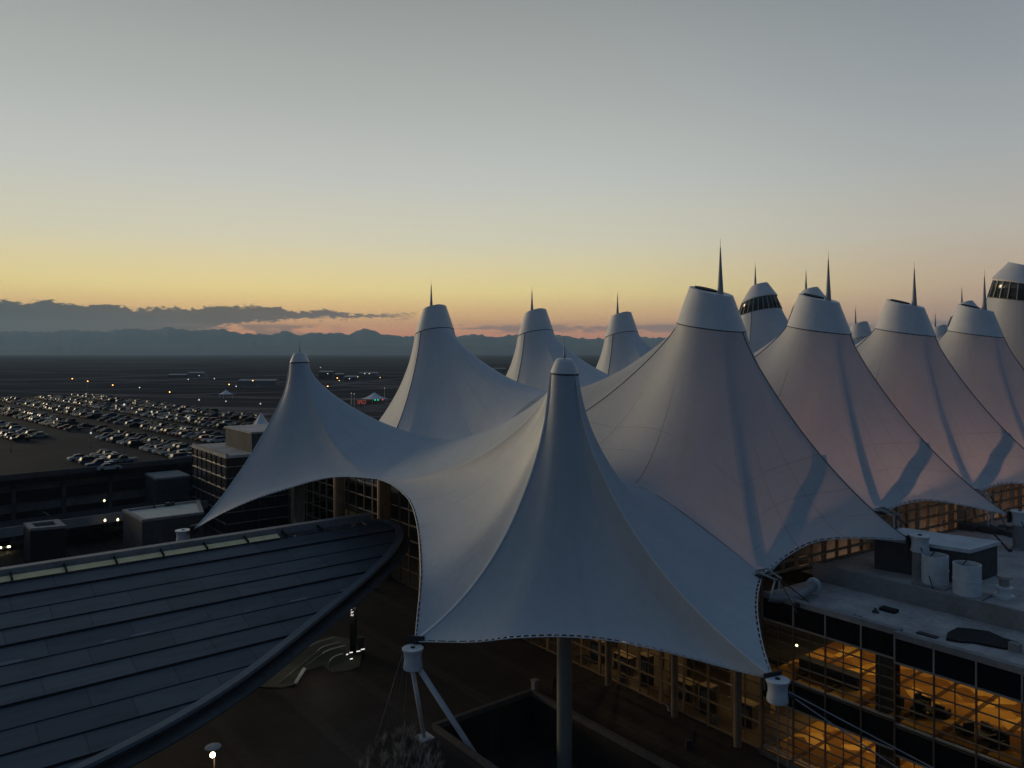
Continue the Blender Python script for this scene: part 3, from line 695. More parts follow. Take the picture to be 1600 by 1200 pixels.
# warm lamps inside the building
def lamp(name, loc, e, col=(1,.69,.34), size=None, up=False, sy=None):
    if size:
        l = bpy.data.lights.new(name, 'AREA'); l.size = size
        if sy: l.shape = 'RECTANGLE'; l.size_y = sy
    else:
        l = bpy.data.lights.new(name, 'POINT'); l.shadow_soft_size = .3
    l.energy = e; l.color = col; o = bpy.data.objects.new(name, l); COL.objects.link(o); o.location = loc
    if up: o.rotation_euler = (math.pi, 0, 0)
    return o
for t in (25.5, 31, 38, 46, 55):
    lamp('ceiling_lamp', F(t, 8, -22.6), 120, size=4); lamp('ceiling_lamp', F(t, 7, -29.3), 125, size=4)
for t, e in ((3.5, 210), (11, 90), (18, 60), (-26, 26), (-36, 14), (-67, 14)):
    lamp('hall_lamp', F(t, 3.5, -27.5), e)
for i in range(5):
    c = R0+ROW*i+ED*4; lamp('hall_uplight', (c.x, c.y, -24), (1050, 1200, 1200, 1200, 1200)[i], (1,.60,.40), 7, True)
for s in (9, 24, 42, 60, 78):
    p = CLp(s, -18.0)-ED*3; lamp('clerestory_lamp', p, 26, (1,.58,.22))

# ------------------------------------------------------------------ roof equipment on the wing
def round_vent(px, py, r, h, label):
    c = onz(px, py, UR); root = empty('roof_vent', c, label, 'roof vent', 'round vents on the wing roof')
    MB().obox(c+V3(0,0,.09), ED*(r*1.32), DD*(r*1.32), V3(0,0,.09)).build('base_plate', CONC, root)
    b = MB(); b.lathe(c, [(r, .18), (r, h*.5), (r*1.04, h*.5), (r*1.04, h*.53), (r, h*.53), (r, h), (r*.93, h), (r*.93, h-.5)], 28, capb=False, capt=False)
    b.build('drum', STEELW, root, smooth=True, angle=35)
    MB().lathe(c, [(r*.93, h-.5), (.01, h-.52)], 28, capb=False, capt=False).build('opening', BLACK, root)
    b = MB(); b.bar(c+V3(-r*.5,0,h-.3), c+V3(r*.2,r*.4,h+.15), .07); b.build('damper_arm', STEELD, root)
round_vent(1461, 914, 1.02, 2.55, 'white open topped drum vent on the roof, left one of the pair')
round_vent(1511, 931, 1.02, 2.6, 'white open topped drum vent on the roof, right one of the pair')
c = onz(1569, 934, UR); root = empty('roof_fan', c, 'small stacked silver roof fan right of the two drum vents', 'roof fan')
MB().lathe(c, [(.75,0),(.75,.25),(.45,.3),(.45,.7),(.62,.75),(.62,.9),(.4,.95)], 20).build('base', STEELW, root, smooth=True, angle=35)
MB().lathe(c+V3(0,0,.95), [(.36,0),(.36,.55),(.55,.6),(.50,.8),(.1,.9)], 20).build('hood', MULL, root, smooth=True, angle=35)
pts = spline([tuple(onz(1203, 934, LR+.35)), tuple(onz(1218, 936, LR+.35)), tuple(onz(1240, 934, LR+.4)), tuple(onz(1258, 926, LR+.6)), tuple(onz(1271, 914, LR+.85))], 20)
root = empty('roof_duct', pts[0], 'pale curved duct pipe ending in the low roof wall near the tent corner', 'duct')
MB().tube(pts, .36, 14).build('pipe', CONC, root, smooth=True, angle=50)
e_ = Vector(pts[-1]); dr = (e_-Vector(pts[-2])).normalized(); MB().tube([e_-dr*.05, e_+dr*.12], .62, 20).build('flange', STEELW, root, smooth=True, angle=40)
def single(name, b, m, label, cat, **kw): return tag(b.build(name, m), label, cat, **kw)
hc = onz(1389, 955, LR); single('roof_hatch', MB().obox(hc+V3(0,0,.12), ED*.62, DD*.4, V3(0,0,.12)), BLACK, 'black square hatch lying on the pale strip of lower roof', 'hatch')
hc = onz(1368, 957, LR); single('roof_drain', MB().lathe(hc, [(.28,0),(.28,.08),(.12,.22),(.08,.35)], 12), STEELD, 'small dark drain cap beside the black roof hatch', 'drain')
b = MB(); hc = onz(1338, 967, LR)
for q in range(5): b.obox(hc+ED*(q*.22-.45)+DD*rg.uniform(-.12,.12)+V3(0,0,.1+.05*(q % 2)), ED*.11, DD*.2, V3(0,0,.1))
single('pipe_bracket', b, STEELD, 'low dark bracket pieces near the roof edge above the upper window', 'bracket')
b = MB(); tp = [(1480,990),(1496,983),(1520,985),(1545,988),(1568,1000),(1592,1006),(1580,1012),(1572,1016),(1545,1011),(1520,1006),(1500,1005),(1478,1001)]
tp = [onz(a, c_, LR) for a, c_ in tp]; n = len(tp); b.add([p+V3(0,0,.03) for p in tp]+[p*.985+sum(tp, Vector())/n*.015+V3(0,0,.16+rg.uniform(-.05,.07)) for p in tp], [(i,(i+1)%n,n+(i+1)%n,n+i) for i in range(n)]+[tuple(range(n,2*n))])
o = single('tarpaulin', b, BLACK, 'crumpled black tarpaulin spread on the lower roof by the edge', 'tarpaulin'); tri(o)
hc = onz(1449, 993, LR); single('roof_mat', MB().obox(hc+V3(0,0,.05), ED*.7, DD*.25, V3(0,0,.05)), STEELD, 'thin dark strip of matting just left of the black tarpaulin', 'mat')
hc = onz(1586, 1018, LR); single('roof_box', MB().obox(hc+V3(0,0,.3), ED*.35, DD*.25, V3(0,0,.3)), CONC, 'pale small box on the roof edge at the right end of the tarpaulin', 'box')
b = MB(); b.tube([onz(1222, 932, LR+.3), onz(1243, 944, LR+.3)], .12, 8).tube([onz(1236, 940, LR+.1), onz(1246, 946, LR+.3)], .22, 8)
single('tie_rod', b, STEELD, 'short dark tie rod lying beside the curved roof duct', 'rod')
for (x0, y0, x1, y1, z0, z1, lab) in ((1372, 851, 1397, 886, -16.6, UR, 'thin black strut leaning from the first tent edge to the roof'), (1552, 833, 1578, 862, -16.5, UR, 'thin black strut on the roof behind the plant room')):
    p1 = onz(x1, y1, z1); p0 = atY(x0, y0, p1.y+2.5)
    b = MB(); b.tube([p0, p1], .09, 8).tube([p1-V3(0,0,-.05), p1+V3(0,0,.25)], .2, 8); single('strut', b, STEELD, lab, 'strut', group='struts under the tent edges')
# dark planting bed of gravel and pipes further back
b = MB(); p0, p1 = onz(1492, 823, UR), onz(1600, 838, UR)
for q in range(26):
    f = q/25; c_ = p0.lerp(p1, f)+DD*rg.uniform(-1.2,1.2); b.obox(c_+V3(0,0,.25), ED*rg.uniform(.4,1.1), DD*rg.uniform(.2,.6), V3(0,0,rg.uniform(.15,.45)))
single('roof_pipework', b, CONCD, 'low dark run of pipework boxes across the roof at the right edge', 'pipework')

# ------------------------------------------------------------------ anchors of the roof
def spool(root, c, r, h, name='drum'):
    b = MB(); b.lathe(c, [(r*.86,-h),(r*.9,-h*.9),(r*.80,-h*.55),(r*.84,-h*.25),(r*.98,-h*.08),(r,-.03),(r*.97,0)], 28); dm = b.build(name, STEELW, root, smooth=True, angle=40)
    MB().lathe(c, [(r*.22,0),(r*.2,.08)], 16).build('bolt_cap', STEELD, dm, smooth=True, angle=40)
def bracket(root, p, c, r):
    d = (Vector(c)-Vector(p)); d.z = 0; d.normalize(); s_ = Vector((-d.y, d.x, 0))
    MB().obox(Vector(p)+d*.15+V3(0,0,-.15), d*.08, s_*.75, V3(0,0,.55)).build('clamp_plate', STEELD, root)
    b = MB(); b.tube([Vector(p)+d*.1, Vector(c)-d*r*.7+V3(0,0,-.35)], .16, 10); b.build('tie_bar', STEELD, root, smooth=True)
# A: south anchor on struts over the plaza
ca = atY(645, 1012, 65.0); root = empty('roof_anchor', (ca.x, ca.y, GZ), 'white drum anchor on splayed struts, at the left foot of the nearest tent', 'anchor', 'drum anchors at the tent corners')
spool(root, ca, .92, 1.75); bracket(root, A_, ca, .92)
lo = ca-V3(0,0,1.6)
fA = onz(663, 1153, GZ); fB = Vector((-1.0, 66.9, PIT))
b = MB(); b.tube([lo+V3(-.1,.2,0), fA], [.2,.17], 10); b.build('strut', STEELW, root, smooth=True)
b = MB(); b.tube([lo+V3(.4,.1,0), fB], [.24,.24], 12); b.build('strut', STEELW, root, smooth=True)
MB().obox(fA+V3(0,0,.06), ED*.65, DD*.65, V3(0,0,.06)).build('foot_plate', STEELW, root)
for (px, py, off) in ((604,1146,-.75), (612,1152,-.6), (629,1150,-.35), (588,1155,-.85)):
    q = onz(px, py, GZ); MB().tube([ca+V3(off,-.2,-.5), q], .035, 6).build('stay_cable', CABLE, root)
# B: east anchor in front of the windows
cb = atY(1215, 1061, 53.4); root = empty('roof_anchor', (cb.x, cb.y, GZ), 'white drum anchor hanging in front of the lit windows with two long cables', 'anchor', 'drum anchors at the tent corners')
spool(root, cb, .83, 1.55); bracket(root, B_, cb, .83)
for px, w in ((1216, .045), (1231, .045)):
    x_ = (px-800)/1200*53.4; MB().tube([(x_, 53.4, cb.z-1.3), (x_, 53.4, GZ)], w, 6).build('hanger_rod', CABLE, root)
for dz, q in ((-1.0, (38.2, 40.6, GZ)), (-.8, (40.5, 41.2, GZ+2.2))):
    MB().tube([cb+V3(.7,-.2,dz), q], .05, 6).build('stay_cable', CABLE, root)
MB().tube([cb+V3(.6,-.15,-1.0), cb+V3(1.1,-.35,-1.15)], .2, 10).build('cable_socket', STEELD, root)
# D: left corner anchor
cd = atY(286, 828, 100.6); root = empty('roof_anchor', (cd.x, cd.y, GZ), 'small white drum anchor at the pointed left tip of the left tent', 'anchor', 'drum anchors at the tent corners')
spool(root, cd, .95, 1.5); bracket(root, D_, cd, .95); MB().lathe((cd.x, cd.y, GZ), [(.8,0),(.55,.3),(.5,cd.z-1.4-GZ)], 16).build('post', CONCD, root, smooth=True, angle=40)
for i, lab in ((0, 'drum anchor on a roof post at the right corner of the first large tent'), (1, 'drum anchor on a roof post at the right edge, corner of the second large tent'), (2, 'drum anchor beyond the right edge at the third large tent')):
    p = Vector(Cr(i)); cc_ = p+ED*.95+V3(0,0,.5); root = empty('roof_anchor', (cc_.x, cc_.y, UR), lab, 'anchor', 'drum anchors at the tent corners')
    spool(root, cc_, .84, 1.4); bracket(root, p, cc_, .84); MB().lathe((cc_.x, cc_.y, UR), [(.75,0),(.7,.15),(.62,.2),(.62,cc_.z-1.35-UR)], 18).build('post', CONC, root, smooth=True, angle=40)
    for sgn in (-1, 1): MB().tube([cc_+ED*.4+ROW.normalized()*sgn*.6-V3(0,0,.9), Vector((cc_.x, cc_.y, UR))+ED*2.2+ROW.normalized()*sgn*2.2], .045, 6).build('stay_cable', STEELD, root)
for i, lab in ((0, 'steel valley bracket where the front tent meets the first large tent over the roof edge'), (1, 'steel valley truss between the first and second large tents'), (2, 'steel valley truss between the second and third large tents')):
    p = Vector(Vr(i)); root = empty('valley_bracket', (p.x, p.y, UR), lab, 'bracket', 'valley brackets between the tents')
    s_ = ROW.normalized(); b = MB()
    for sg in (-1, 1):
        b.tube([p+s_*sg*.7+V3(0,0,.25), p+s_*sg*.35+ED*1.7+V3(0,0,-.15)], .1, 8)
    for f in (0, .5, 1): b.bar(p+s_*(.7-.35*f)+ED*1.7*f+V3(0,0,.25-.4*f), p-s_*(.7-.35*f)+ED*1.7*f+V3(0,0,.25-.4*f), .12)
    b.build('frame', MULL, root)
    MB().obox(p+ED*.35+V3(0,0,-.1), s_*.75, ED*.5, V3(0,0,.06)).build('clamp_plate', STEELD, root)
    for sg in (-1, 1): MB().tube([p+s_*sg*.35+ED*1.6+V3(0,0,-.2), Vector((p.x, p.y, UR if i else LR))+s_*sg*.5+ED*(1.7 if i else 1.2)], .09, 8).build('post', STEELW, root)
    for sg in (-1, 1): MB().tube([p+ED*1.6, Vector((p.x, p.y, UR if i else LR))+s_*sg*1.2+ED*4.2], .05, 6).build('stay_cable', STEELD, root)

# ------------------------------------------------------------------ sweeping station canopy on the left
U0 = Vector((-46.4, 69.6, 0)); CA = Vector((.77, .638, 0)); CPp = Vector((.638, -.77, 0))
def cz(w): return -21-.30*w
def oncan(px, py, dz=0):
    rx, rz = (px-800)/1200, -(py-550)/1200
    # z = -21 + dz - .3*((x-U0x)*px + (y-U0y)*py)
    k = .3*(CPp.x*rx+CPp.y); Y = (-21+dz+.3*(U0.x*CPp.x+U0.y*CPp.y))/(rz+k); return Vector((rx*Y, Y, rz*Y))
rim_px = [(572,820),(590,818),(606,820),(617,827),(622,840),(617,856),(603,876),(584,896),(560,919),(520,952),(470,993),(425,1029),(380,1063),(340,1090),(300,1115),(255,1141),(210,1165),(160,1190),(110,1214),(40,1247),(-60,1290),(-200,1345)]
rim_px = [(a-5*min(1, k/8), c-5*min(1, k/8)) for k, (a, c) in enumerate(rim_px)]
rim = [oncan(*p) for p in rim_px]; rim = [Vector(p) for p in spline([tuple(p) for p in rim], 90)]
SW = [((p-U0).dot(CA), (p-U0).dot(CPp)) for p in rim]
ROOT = empty('station_canopy', (U0.x, U0.y, GZ), 'huge dark leaf shaped canopy roof with stepped panels sweeping across the lower left', 'canopy')
def canopy_material():
    m = bpy.data.materials.new('dark canopy panel'); m.use_nodes = True; b = NB(m.node_tree); p = b.n['Principled BSDF']
    g = b.new('ShaderNodeNewGeometry'); x_, y_, z_ = b.sep(g.outputs['Position'])
    s_ = b.m('ADD', b.m('MULTIPLY', x_, .77), b.m('MULTIPLY', y_, .638)); w_ = b.m('ADD', b.m('MULTIPLY', b.m('ADD', x_, 46.4), .638), b.m('MULTIPLY', b.m('SUBTRACT', y_, 69.6), -.77))
    si = b.m('FLOOR', b.m('DIVIDE', w_, 2.35)); ps = b.m('DIVIDE', b.m('ADD', s_, b.m('MULTIPLY', si, 3.7)), 6.4); pi_ = b.m('FLOOR', ps); fr = b.m('FRACT', ps)
    wn = b.new('ShaderNodeTexWhiteNoise', noise_dimensions='2D'); b.put(wn.inputs['Vector'], b.comb(si, pi_, 0.))
    n = b.noise(b.comb(b.m('MULTIPLY', s_, .25), b.m('MULTIPLY', w_, 1.2), 0.), 1.0, 5, .65)
    c = b.mix(wn.outputs['Value'], (.066,.071,.080), (.092,.099,.110))
    c = b.mix(b.m('MULTIPLY', b.smooth(n, .45, .7), .5), c, (.032,.034,.037))
    c = b.mix(b.m('MULTIPLY', b.smooth(b.m('ABSOLUTE', b.m('SUBTRACT', fr, .5)), .487, .494), .45), c, (.012,.012,.013))
    refl_dashes = b.m('MULTIPLY', b.smooth(b.noise(b.comb(b.m('MULTIPLY', s_, .16), b.m('MULTIPLY', w_, .02), 4.), 1., 2), .5, .53), b.smooth(b.m('ABSOLUTE', b.m('SUBTRACT', w_, 11.5)), .16, .10))
    c = b.mix(b.m('MULTIPLY', refl_dashes, .8), c, (.17,.18,.20))  # pale dashes: reflections painted into the panel colour
    b.put(p.inputs['Base Color'], c); p.inputs['Roughness'].default_value = .55; p.inputs['Specular IOR Level'].default_value = .35
    return m
CANM = canopy_material()
CANR = mat('canopy rim', (.095,.108,.125), .5, .1, var=.15, scale=.5, spec=.4)
def smax(w):                               # where a strip at offset w meets the lower rim
    for (s0, w0), (s1, w1) in zip(SW[5:], SW[6:]):
        if w0 <= w <= w1: return s0+(s1-s0)*(w-w0)/(w1-w0+1e-9)
    return SW[-1][0]
def cp(s, w, dz=0): p = U0+CA*s+CPp*w; return Vector((p.x, p.y, cz(w)+dz))
wtip = SW[30][1] if False else 0
tipw = min(w for s, w in SW if s > 0)
w = 0.0; k = 0; WS = 2.35
rgc = random.Random(5)
while w < SW[-1][1]-.1:
    w1 = min(w+WS, SW[-1][1]-.05)
    n = 8; vs = []; b = MB()
    cols = []
    for j in range(n+1):
        ww = w+(w1-w)*j/n; e = smax(ww) if ww > SW[8][1] else max([s for s, q in SW[:12] if abs(q-ww) < .6] or [smax(max(ww, SW[8][1]))])
        cols.append((ww, e))
    S_ = [-62, -40, -20, 0, 12, 20]
    # panels along the strip with dark joints
    s_list = []; s0 = -62+rgc.uniform(0, 3)
    ST = (.20, .07, .12)[k % 3]
    for j in range(n):
        (wa, ea), (wb, eb) = cols[j], cols[j+1]; dzt = ST*(wa-w)/WS; dzt2 = ST*(wb-w)/WS
        b.quad(cp(-62, wa, dzt), cp(-62, wb, dzt2), cp(eb, wb, dzt2), cp(ea, wa, dzt))
    e0 = cols[-1][1]; b.cur = 1; b.quad(cp(-62, w1, ST*(w1-w)/WS), cp(-62, w1+.06, -.03), cp(e0, w1+.06, -.03), cp(e0, w1, ST*(w1-w)/WS))
    b.build('roof_strip', [CANM, BLACK], ROOT)
    w = w1; k += 1
# rim band and its fascia
b = MB(); R_ = rim; vs = []
for i, p in enumerate(R_):
    d = (R_[min(i+1, len(R_)-1)]-R_[max(i-1, 0)]).normalized(); s_ = d.cross(V3(0,0,1)).normalized()
    wdt = min(.95, .45+.02*i)
    vs += [p-s_*wdt+V3(0,0,.18), p-s_*(wdt-.08)+V3(0,0,.42), p+V3(0,0,.36), p+s_*.05+V3(0,0,.05), p-s_*.15+V3(0,0,-.55), p-s_*1.6+V3(0,0,-.75)]
b.add(vs, [(i*6+j, i*6+j+1, (i+1)*6+j+1, (i+1)*6+j) for i in range(len(R_)-1) for j in range(5)])
b.mi = [0 if (q % 5) < 3 else 1 for q in range(len(b.f))]
b.build('rim', [CANR, CONCD], ROOT)
# upper edge: parapet, gutter and posts
b = MB(); b.bar(cp(-62, -1.5, .1), cp(38.6, -1.5, .1), 1.0, .9); b.build('parapet', CONC, ROOT)
MB().quad(cp(-62, -.95, -.1), cp(-62, .02, .12), cp(35.5, .02, .12), cp(35.5, -.95, -.1)).build('gutter', CONCD, ROOT)
b = MB(); b.quad(cp(-62, -.72, .22), cp(-62, .25, .25), cp(26.3, .25, .25), cp(26.3, -.72, .22)); b.build('gutter_lining', mat('pale gutter lining', (.80,.60,.31), .6, var=.12, scale=.8), ROOT)
for q in range(22):
    s = -60+4.35*q
    if s < 33: MB().bar(cp(s, -1.1, .25), cp(s, .35, .35), .13, .3).build('post', BLACK, ROOT)
# underside so that nothing shows through, and its supports
b = MB(); pts = [cp(-62, -1.9, -1.4), cp(36, -1.9, -1.4)]+[p-V3(0,0,.9)-(R_[min(i+5, len(R_)-1)]-R_[i+3]).normalized().cross(V3(0,0,1)).normalized()*1.5 for i, p in enumerate(R_[4:])]
n = len(pts); c_ = sum(pts, Vector())/n; b.add(pts+[c_], [(i, (i+1) % n, n) for i in range(n)]); b.build('soffit', CONCD, ROOT)
for s, w in ((-20, 4), (2, 5), (20, 4), (-8, 20)):
    p = cp(s, w); MB().lathe((p.x, p.y, GZ), [(.5,0),(.5,p.z-1.5-GZ)], 16).build('column', CONCD, ROOT, smooth=True, angle=40)

# ------------------------------------------------------------------ plaza furniture
COP = mat('court kerb stone', (.085,.075,.066), .85, var=.25, scale=1.2)
b = MB(); b.bar(Vector((K1.x, K1.y, GZ+.12)), Vector((K.x, K.y, GZ+.12)), .45, .5); b.bar(Vector((K1.x, K1.y, GZ+.12))+ED*.3, Vector((K1.x, K1.y, GZ+.12))+ED*38, .45, .5); b.bar(Vector((K.x, K.y, GZ+.12))+ED*.3, Vector((K.x, K.y, GZ+.12))+ED*52, .45, .5)
o = single('court_kerb', b, COP, 'pale stone kerb round the sunken court beside the tall mast', 'kerb')
b = MB(); p = Vector((K.x, K.y, GZ))+DD*.5; b.obox(p+V3(0,0,.55), ED*.28, DD*.28, V3(0,0,.55)); b.obox(p+V3(0,0,1.15), ED*.34, DD*.34, V3(0,0,.06)); single('stone_pier', b, CONC, 'short stone pier at the corner of the sunken court kerb', 'pier')
# escalator well
EC = onz(480, 1040, GZ); root = empty('escalator', EC, 'escalator pair with shining handrails in a greenish well on the dark plaza', 'escalator')
out = [onz(*p, GZ+.04) for p in ((374,1061),(385,1068),(410,1074),(440,1075),(462,1070),(476,1048),(505,1040),(520,1050),(545,1048),(562,1042),(566,1020),(552,1000),(520,994),(486,1004),(455,1022),(420,1040))]
b = MB(); n = len(out); b.add([p-V3(0,0,.05) for p in out]+[p+V3(0,0,.06) for p in out], [(i,(i+1)%n,n+(i+1)%n,n+i) for i in range(n)]+[tuple(range(n,2*n))]); o = b.build('floor_slab', mat('green lit slab', (.085,.085,.062), .7, var=.3, scale=.7), root); tri(o)
RAIL = mat('pale handrail', (.75,.75,.70), .4, 0, var=.05)
for k_, pth in enumerate((((522,996),(504,1001),(490,1006),(484,1010),(444,1036)), ((531,1003),(512,1008),(502,1012),(496,1017),(436,1067)), ((540,1008),(518,1014),(508,1018),(504,1021),(478,1040)), ((536,1021),(526,1024),(519,1028),(515,1033),(513,1040)))):
    hs = (1.05, 1.05, 1.05, 1.0, .12); q = [tuple(onz(px, py, GZ+h)) for (px, py), h in zip(pth, hs)]
    b = MB(); b.tube(spline(q[:4], 14), .075 if k_ == 2 else .055, 8); b.build('handrail', RAIL, root, smooth=True)
    b = MB(); b.tube([q[3], q[4]], .05, 8); b.build('handrail', MULL, root, smooth=True)
    for a_, c_ in zip(q, q[1:]): MB().quad(a_, c_, (c_[0], c_[1], GZ+.1), (a_[0], a_[1], GZ+.1)).build('glass_balustrade', GLASS, root)
q0, q1 = onz(461, 1068, GZ+.3), onz(476, 1044, GZ+.9); b = MB(); b.bar(q0, q1, .35, .12); b.build('newel_panel', STEELW, root)
LED = mat('white display light', (.8,.8,.8), .5, emit=(1,.97,.9), estr=.9)
pb = onz(552, 1022, GZ); root = empty('display_pylon', pb, 'tall narrow black display pylon with small white strokes, behind the escalators', 'pylon')
ph = -(400/1200*pb.y)-GZ
MB().obox(pb+V3(0,0,ph/2), V3(.34,0,0), V3(0,.2,0), V3(0,0,ph/2)).build('panel', mat('black pylon panel', (.006,.006,.007), .3), root)
b = MB(); zt = pb.z+ph
b.obox((pb.x-.17, pb.y-.215, zt-.12), V3(.05,0,.03), V3(0,.01,0), V3(0,0,.05))
for dx, dz in ((-.17,-.42),(-.02,-.40),(-.17,-.72),(-.0,-.74)): b.obox((pb.x+dx, pb.y-.215, zt+dz), V3(.035,0,-.01), V3(0,.01,0), V3(.05,0,.09))
b.build('display_marks', LED, root)
MB().obox(pb+V3(.75,.4,.9), V3(.3,0,0), V3(0,.25,0), V3(0,0,.9)).build('side_cabinet', STEELD, root)
for k_, (px, py, l, h) in enumerate(((541,1023,.18,1.),(546,1020,.34,1.),(557,1018,.4,1.),(564,1015,.4,1.),(547,1030,.26,.9))):
    p = onz(px, py, GZ+h); b = MB(); b.bar(p, p+V3(l,.12,.03), .07, .09)
    tag(b.build('marker_light', [LED]), 'small bright white light strip at the foot of the black display pylon', 'light strip', 'white light strips by the escalators')
lamp('well_light', onz(500, 1018, GZ+3.0), 55, (1,.97,.82))
# plaza lamp with a round reflector
pl = onz(333, 1172, -30.2); root = empty('plaza_lamp', (pl.x, pl.y, GZ), 'glowing orange plaza lamp under a round grey reflector, bottom left', 'lamp')
MB().lathe((pl.x, pl.y, pl.z+.22), [(.05,.12),(.58,.06),(.60,.0),(.1,.02)], 24).build('reflector', mat('grey reflector', (.30,.33,.33), .5), root, smooth=True, angle=40)
HOT = mat('glowing bulb', (1,.8,.5), .5, emit=(1,.72,.38), estr=22)
MB().lathe((pl.x, pl.y-.1, pl.z-.52), [(.02,0),(.16,.08),(.2,.2),(.16,.32),(.05,.4)], 14).build('bulb', HOT, root, smooth=True)
MB().lathe((pl.x, pl.y+.25, GZ), [(.12,0),(.07,.2),(.06,pl.z+.2-GZ)], 10).build('post', STEELD, root, smooth=True)
lamp('plaza_lamp_light', (pl.x, pl.y-.1, pl.z-.85), 35, (1,.55,.22))
# ornamental grass by the struts
rgr = random.Random(9); b = MB()
gp = [onz(*p, GZ) for p in ((560,1205),(600,1150),(640,1140),(690,1165),(690,1215),(620,1215))]
def inpoly(x_, y_, P):
    c_ = False
    for i in range(len(P)):
        a, d = P[i], P[i-1]
        if (a.y > y_) != (d.y > y_) and x_ < (d.x-a.x)*(y_-a.y)/(d.y-a.y)+a.x: c_ = not c_
    return c_
xs_ = [p.x for p in gp]; ys_ = [p.y for p in gp]
def tuft(x_, y_, h):
    for _ in range(14):
        a = rgr.uniform(0, 6.28); l = h*rgr.uniform(.6, 1.1); r_ = rgr.uniform(.15, .55); w_ = .012
        p0 = V3(x_, y_, GZ+.02); p1 = p0+V3(math.cos(a)*r_*.35, math.sin(a)*r_*.35, l*.65); p2 = p0+V3(math.cos(a)*r_, math.sin(a)*r_, l)
        s_ = V3(-math.sin(a), math.cos(a), 0)*w_
        b.add([p0-s_, p0+s_, p1+s_, p1-s_, p2], [(0,1,2,3), (3,2,4)])
cnt = 0
while cnt < 110:
    x_, y_ = rgr.uniform(min(xs_), max(xs_)), rgr.uniform(min(ys_), max(ys_))
    if not ((V3(x_, y_, 0)-V3(K1.x, K1.y, 0)).dot(DD) > -.8 and (V3(x_, y_, 0)-V3(K1.x, K1.y, 0)).dot(ED) > -.8) and inpoly(x_, y_, gp) and (V3(x_, y_, 0)-V3(fA.x, fA.y, 0)).length > .9: tuft(x_, y_, rgr.uniform(.7, 1.2)); cnt += 1
tag(b.build('ornamental_grass', mat('dry grass', (.34,.30,.24), .9, var=.45, scale=1.3)), 'dry pale ornamental grass below the struts of the front anchor', 'grass', kind='stuff')
# two people on the plaza
def person(foot, yaw, label, col, stride=.18, carry=False):
    root = empty('person', foot, label, 'person', 'people on the plaza')
    me = bpy.data.meshes.new('body'); bm = bmesh.new(); sk = bm.verts.layers.skin.verify()
    P = {}
    def v(n, x_, y_, z_, r, par=None):
        P[n] = bm.verts.new((x_, y_, z_)); P[n][sk].radius = (r, r*.85)
        if par: bm.edges.new((P[par], P[n]))
    v('pel', 0, 0, .93, .15); P['pel'][sk].use_root = True
    v('sp', 0, .01, 1.18, .15, 'pel'); v('ch', 0, 0, 1.38, .17, 'sp'); v('nk', 0, .02, 1.50, .065, 'ch'); v('hd', 0, .04, 1.60, .095, 'nk'); v('tp', 0, .04, 1.71, .085, 'hd'); v('ns', 0, .14, 1.61, .03, 'hd')
    for s_, st in ((-1, stride), (1, -stride)):
        n = 'l' if s_ < 0 else 'r'
        v(n+'hip', s_*.09, 0, .88, .10, 'pel'); v(n+'kn', s_*.10, st*.7+.03, .48, .065, n+'hip'); v(n+'an', s_*.10, st-.04, .09, .045, n+'kn'); v(n+'to', s_*.11, st+.14, .04, .04, n+'an')
        v(n+'sh', s_*.19, 0, 1.40, .065, 'ch')
        if carry: v(n+'el', s_*.24, .08, 1.14, .045, n+'sh'); v(n+'wr', s_*.2, .32, 1.06, .033, n+'el')
        else: v(n+'el', s_*.25, -st*.5, 1.12, .045, n+'sh'); v(n+'wr', s_*.25, -st+.06, .88, .033, n+'el')
        w_ = P[n+'wr'].co
        for q, (dx, dz, l) in enumerate(((-.02,-.01,.085),(-.007,0,.095),(.007,0,.09),(.02,-.01,.075))):
            v(n+'f%d' % q, w_.x+dx, w_.y+(l if carry else .02), w_.z-(.04 if carry else l), .009, n+'wr')
        v(n+'th', w_.x-s_*.035, w_.y+.04, w_.z-.04, .01, n+'wr')
    bm.to_mesh(me); bm.free(); me.materials.append(col); o = bpy.data.objects.new('body', me); COL.objects.link(o); o.parent = root
    o.modifiers.new('skin', 'SKIN'); ss = o.modifiers.new('sub', 'SUBSURF'); ss.levels = ss.render_levels = 1
    b = MB(); b.lathe((foot.x, foot.y+.02, foot.z+1.63), [(.10,-.02),(.105,.05),(.08,.11),(.02,.14)], 12); b.build('hair', STEELD, root, smooth=True)
    root.rotation_euler.z = yaw
    return root
CLO = mat('dark clothing', (.02,.02,.024), .9, var=.3, scale=4); CLO2 = mat('dark coat', (.03,.026,.026), .9, var=.3, scale=4)
person(onz(1084, 1171, GZ), 2.4, 'person in dark clothes walking on the plaza in front of the lit glass wall', CLO)
person(onz(866, 1085, GZ), .8, 'person in a dark coat standing beside the tall mast at the court kerb', CLO2, .05, True)
b = MB(); p = onz(1076, 1172, GZ); b.obox(p+V3(0,0,.5), V3(.25,0,0), V3(0,.18,0), V3(0,0,.35)); b.tube([p+V3(.18,0,.85), p+V3(.22,0,1.1), p-V3(-.22,-.2,-1.1)], .02, 6).lathe(p+V3(-.2,0,0), [(.07,.02),(.07,.12)], 10).lathe(p+V3(.2,0,0), [(.07,.02),(.07,.12)], 10)
single('suitcase', b, STEELD, 'dark wheeled suitcase beside the walking person on the plaza', 'suitcase')
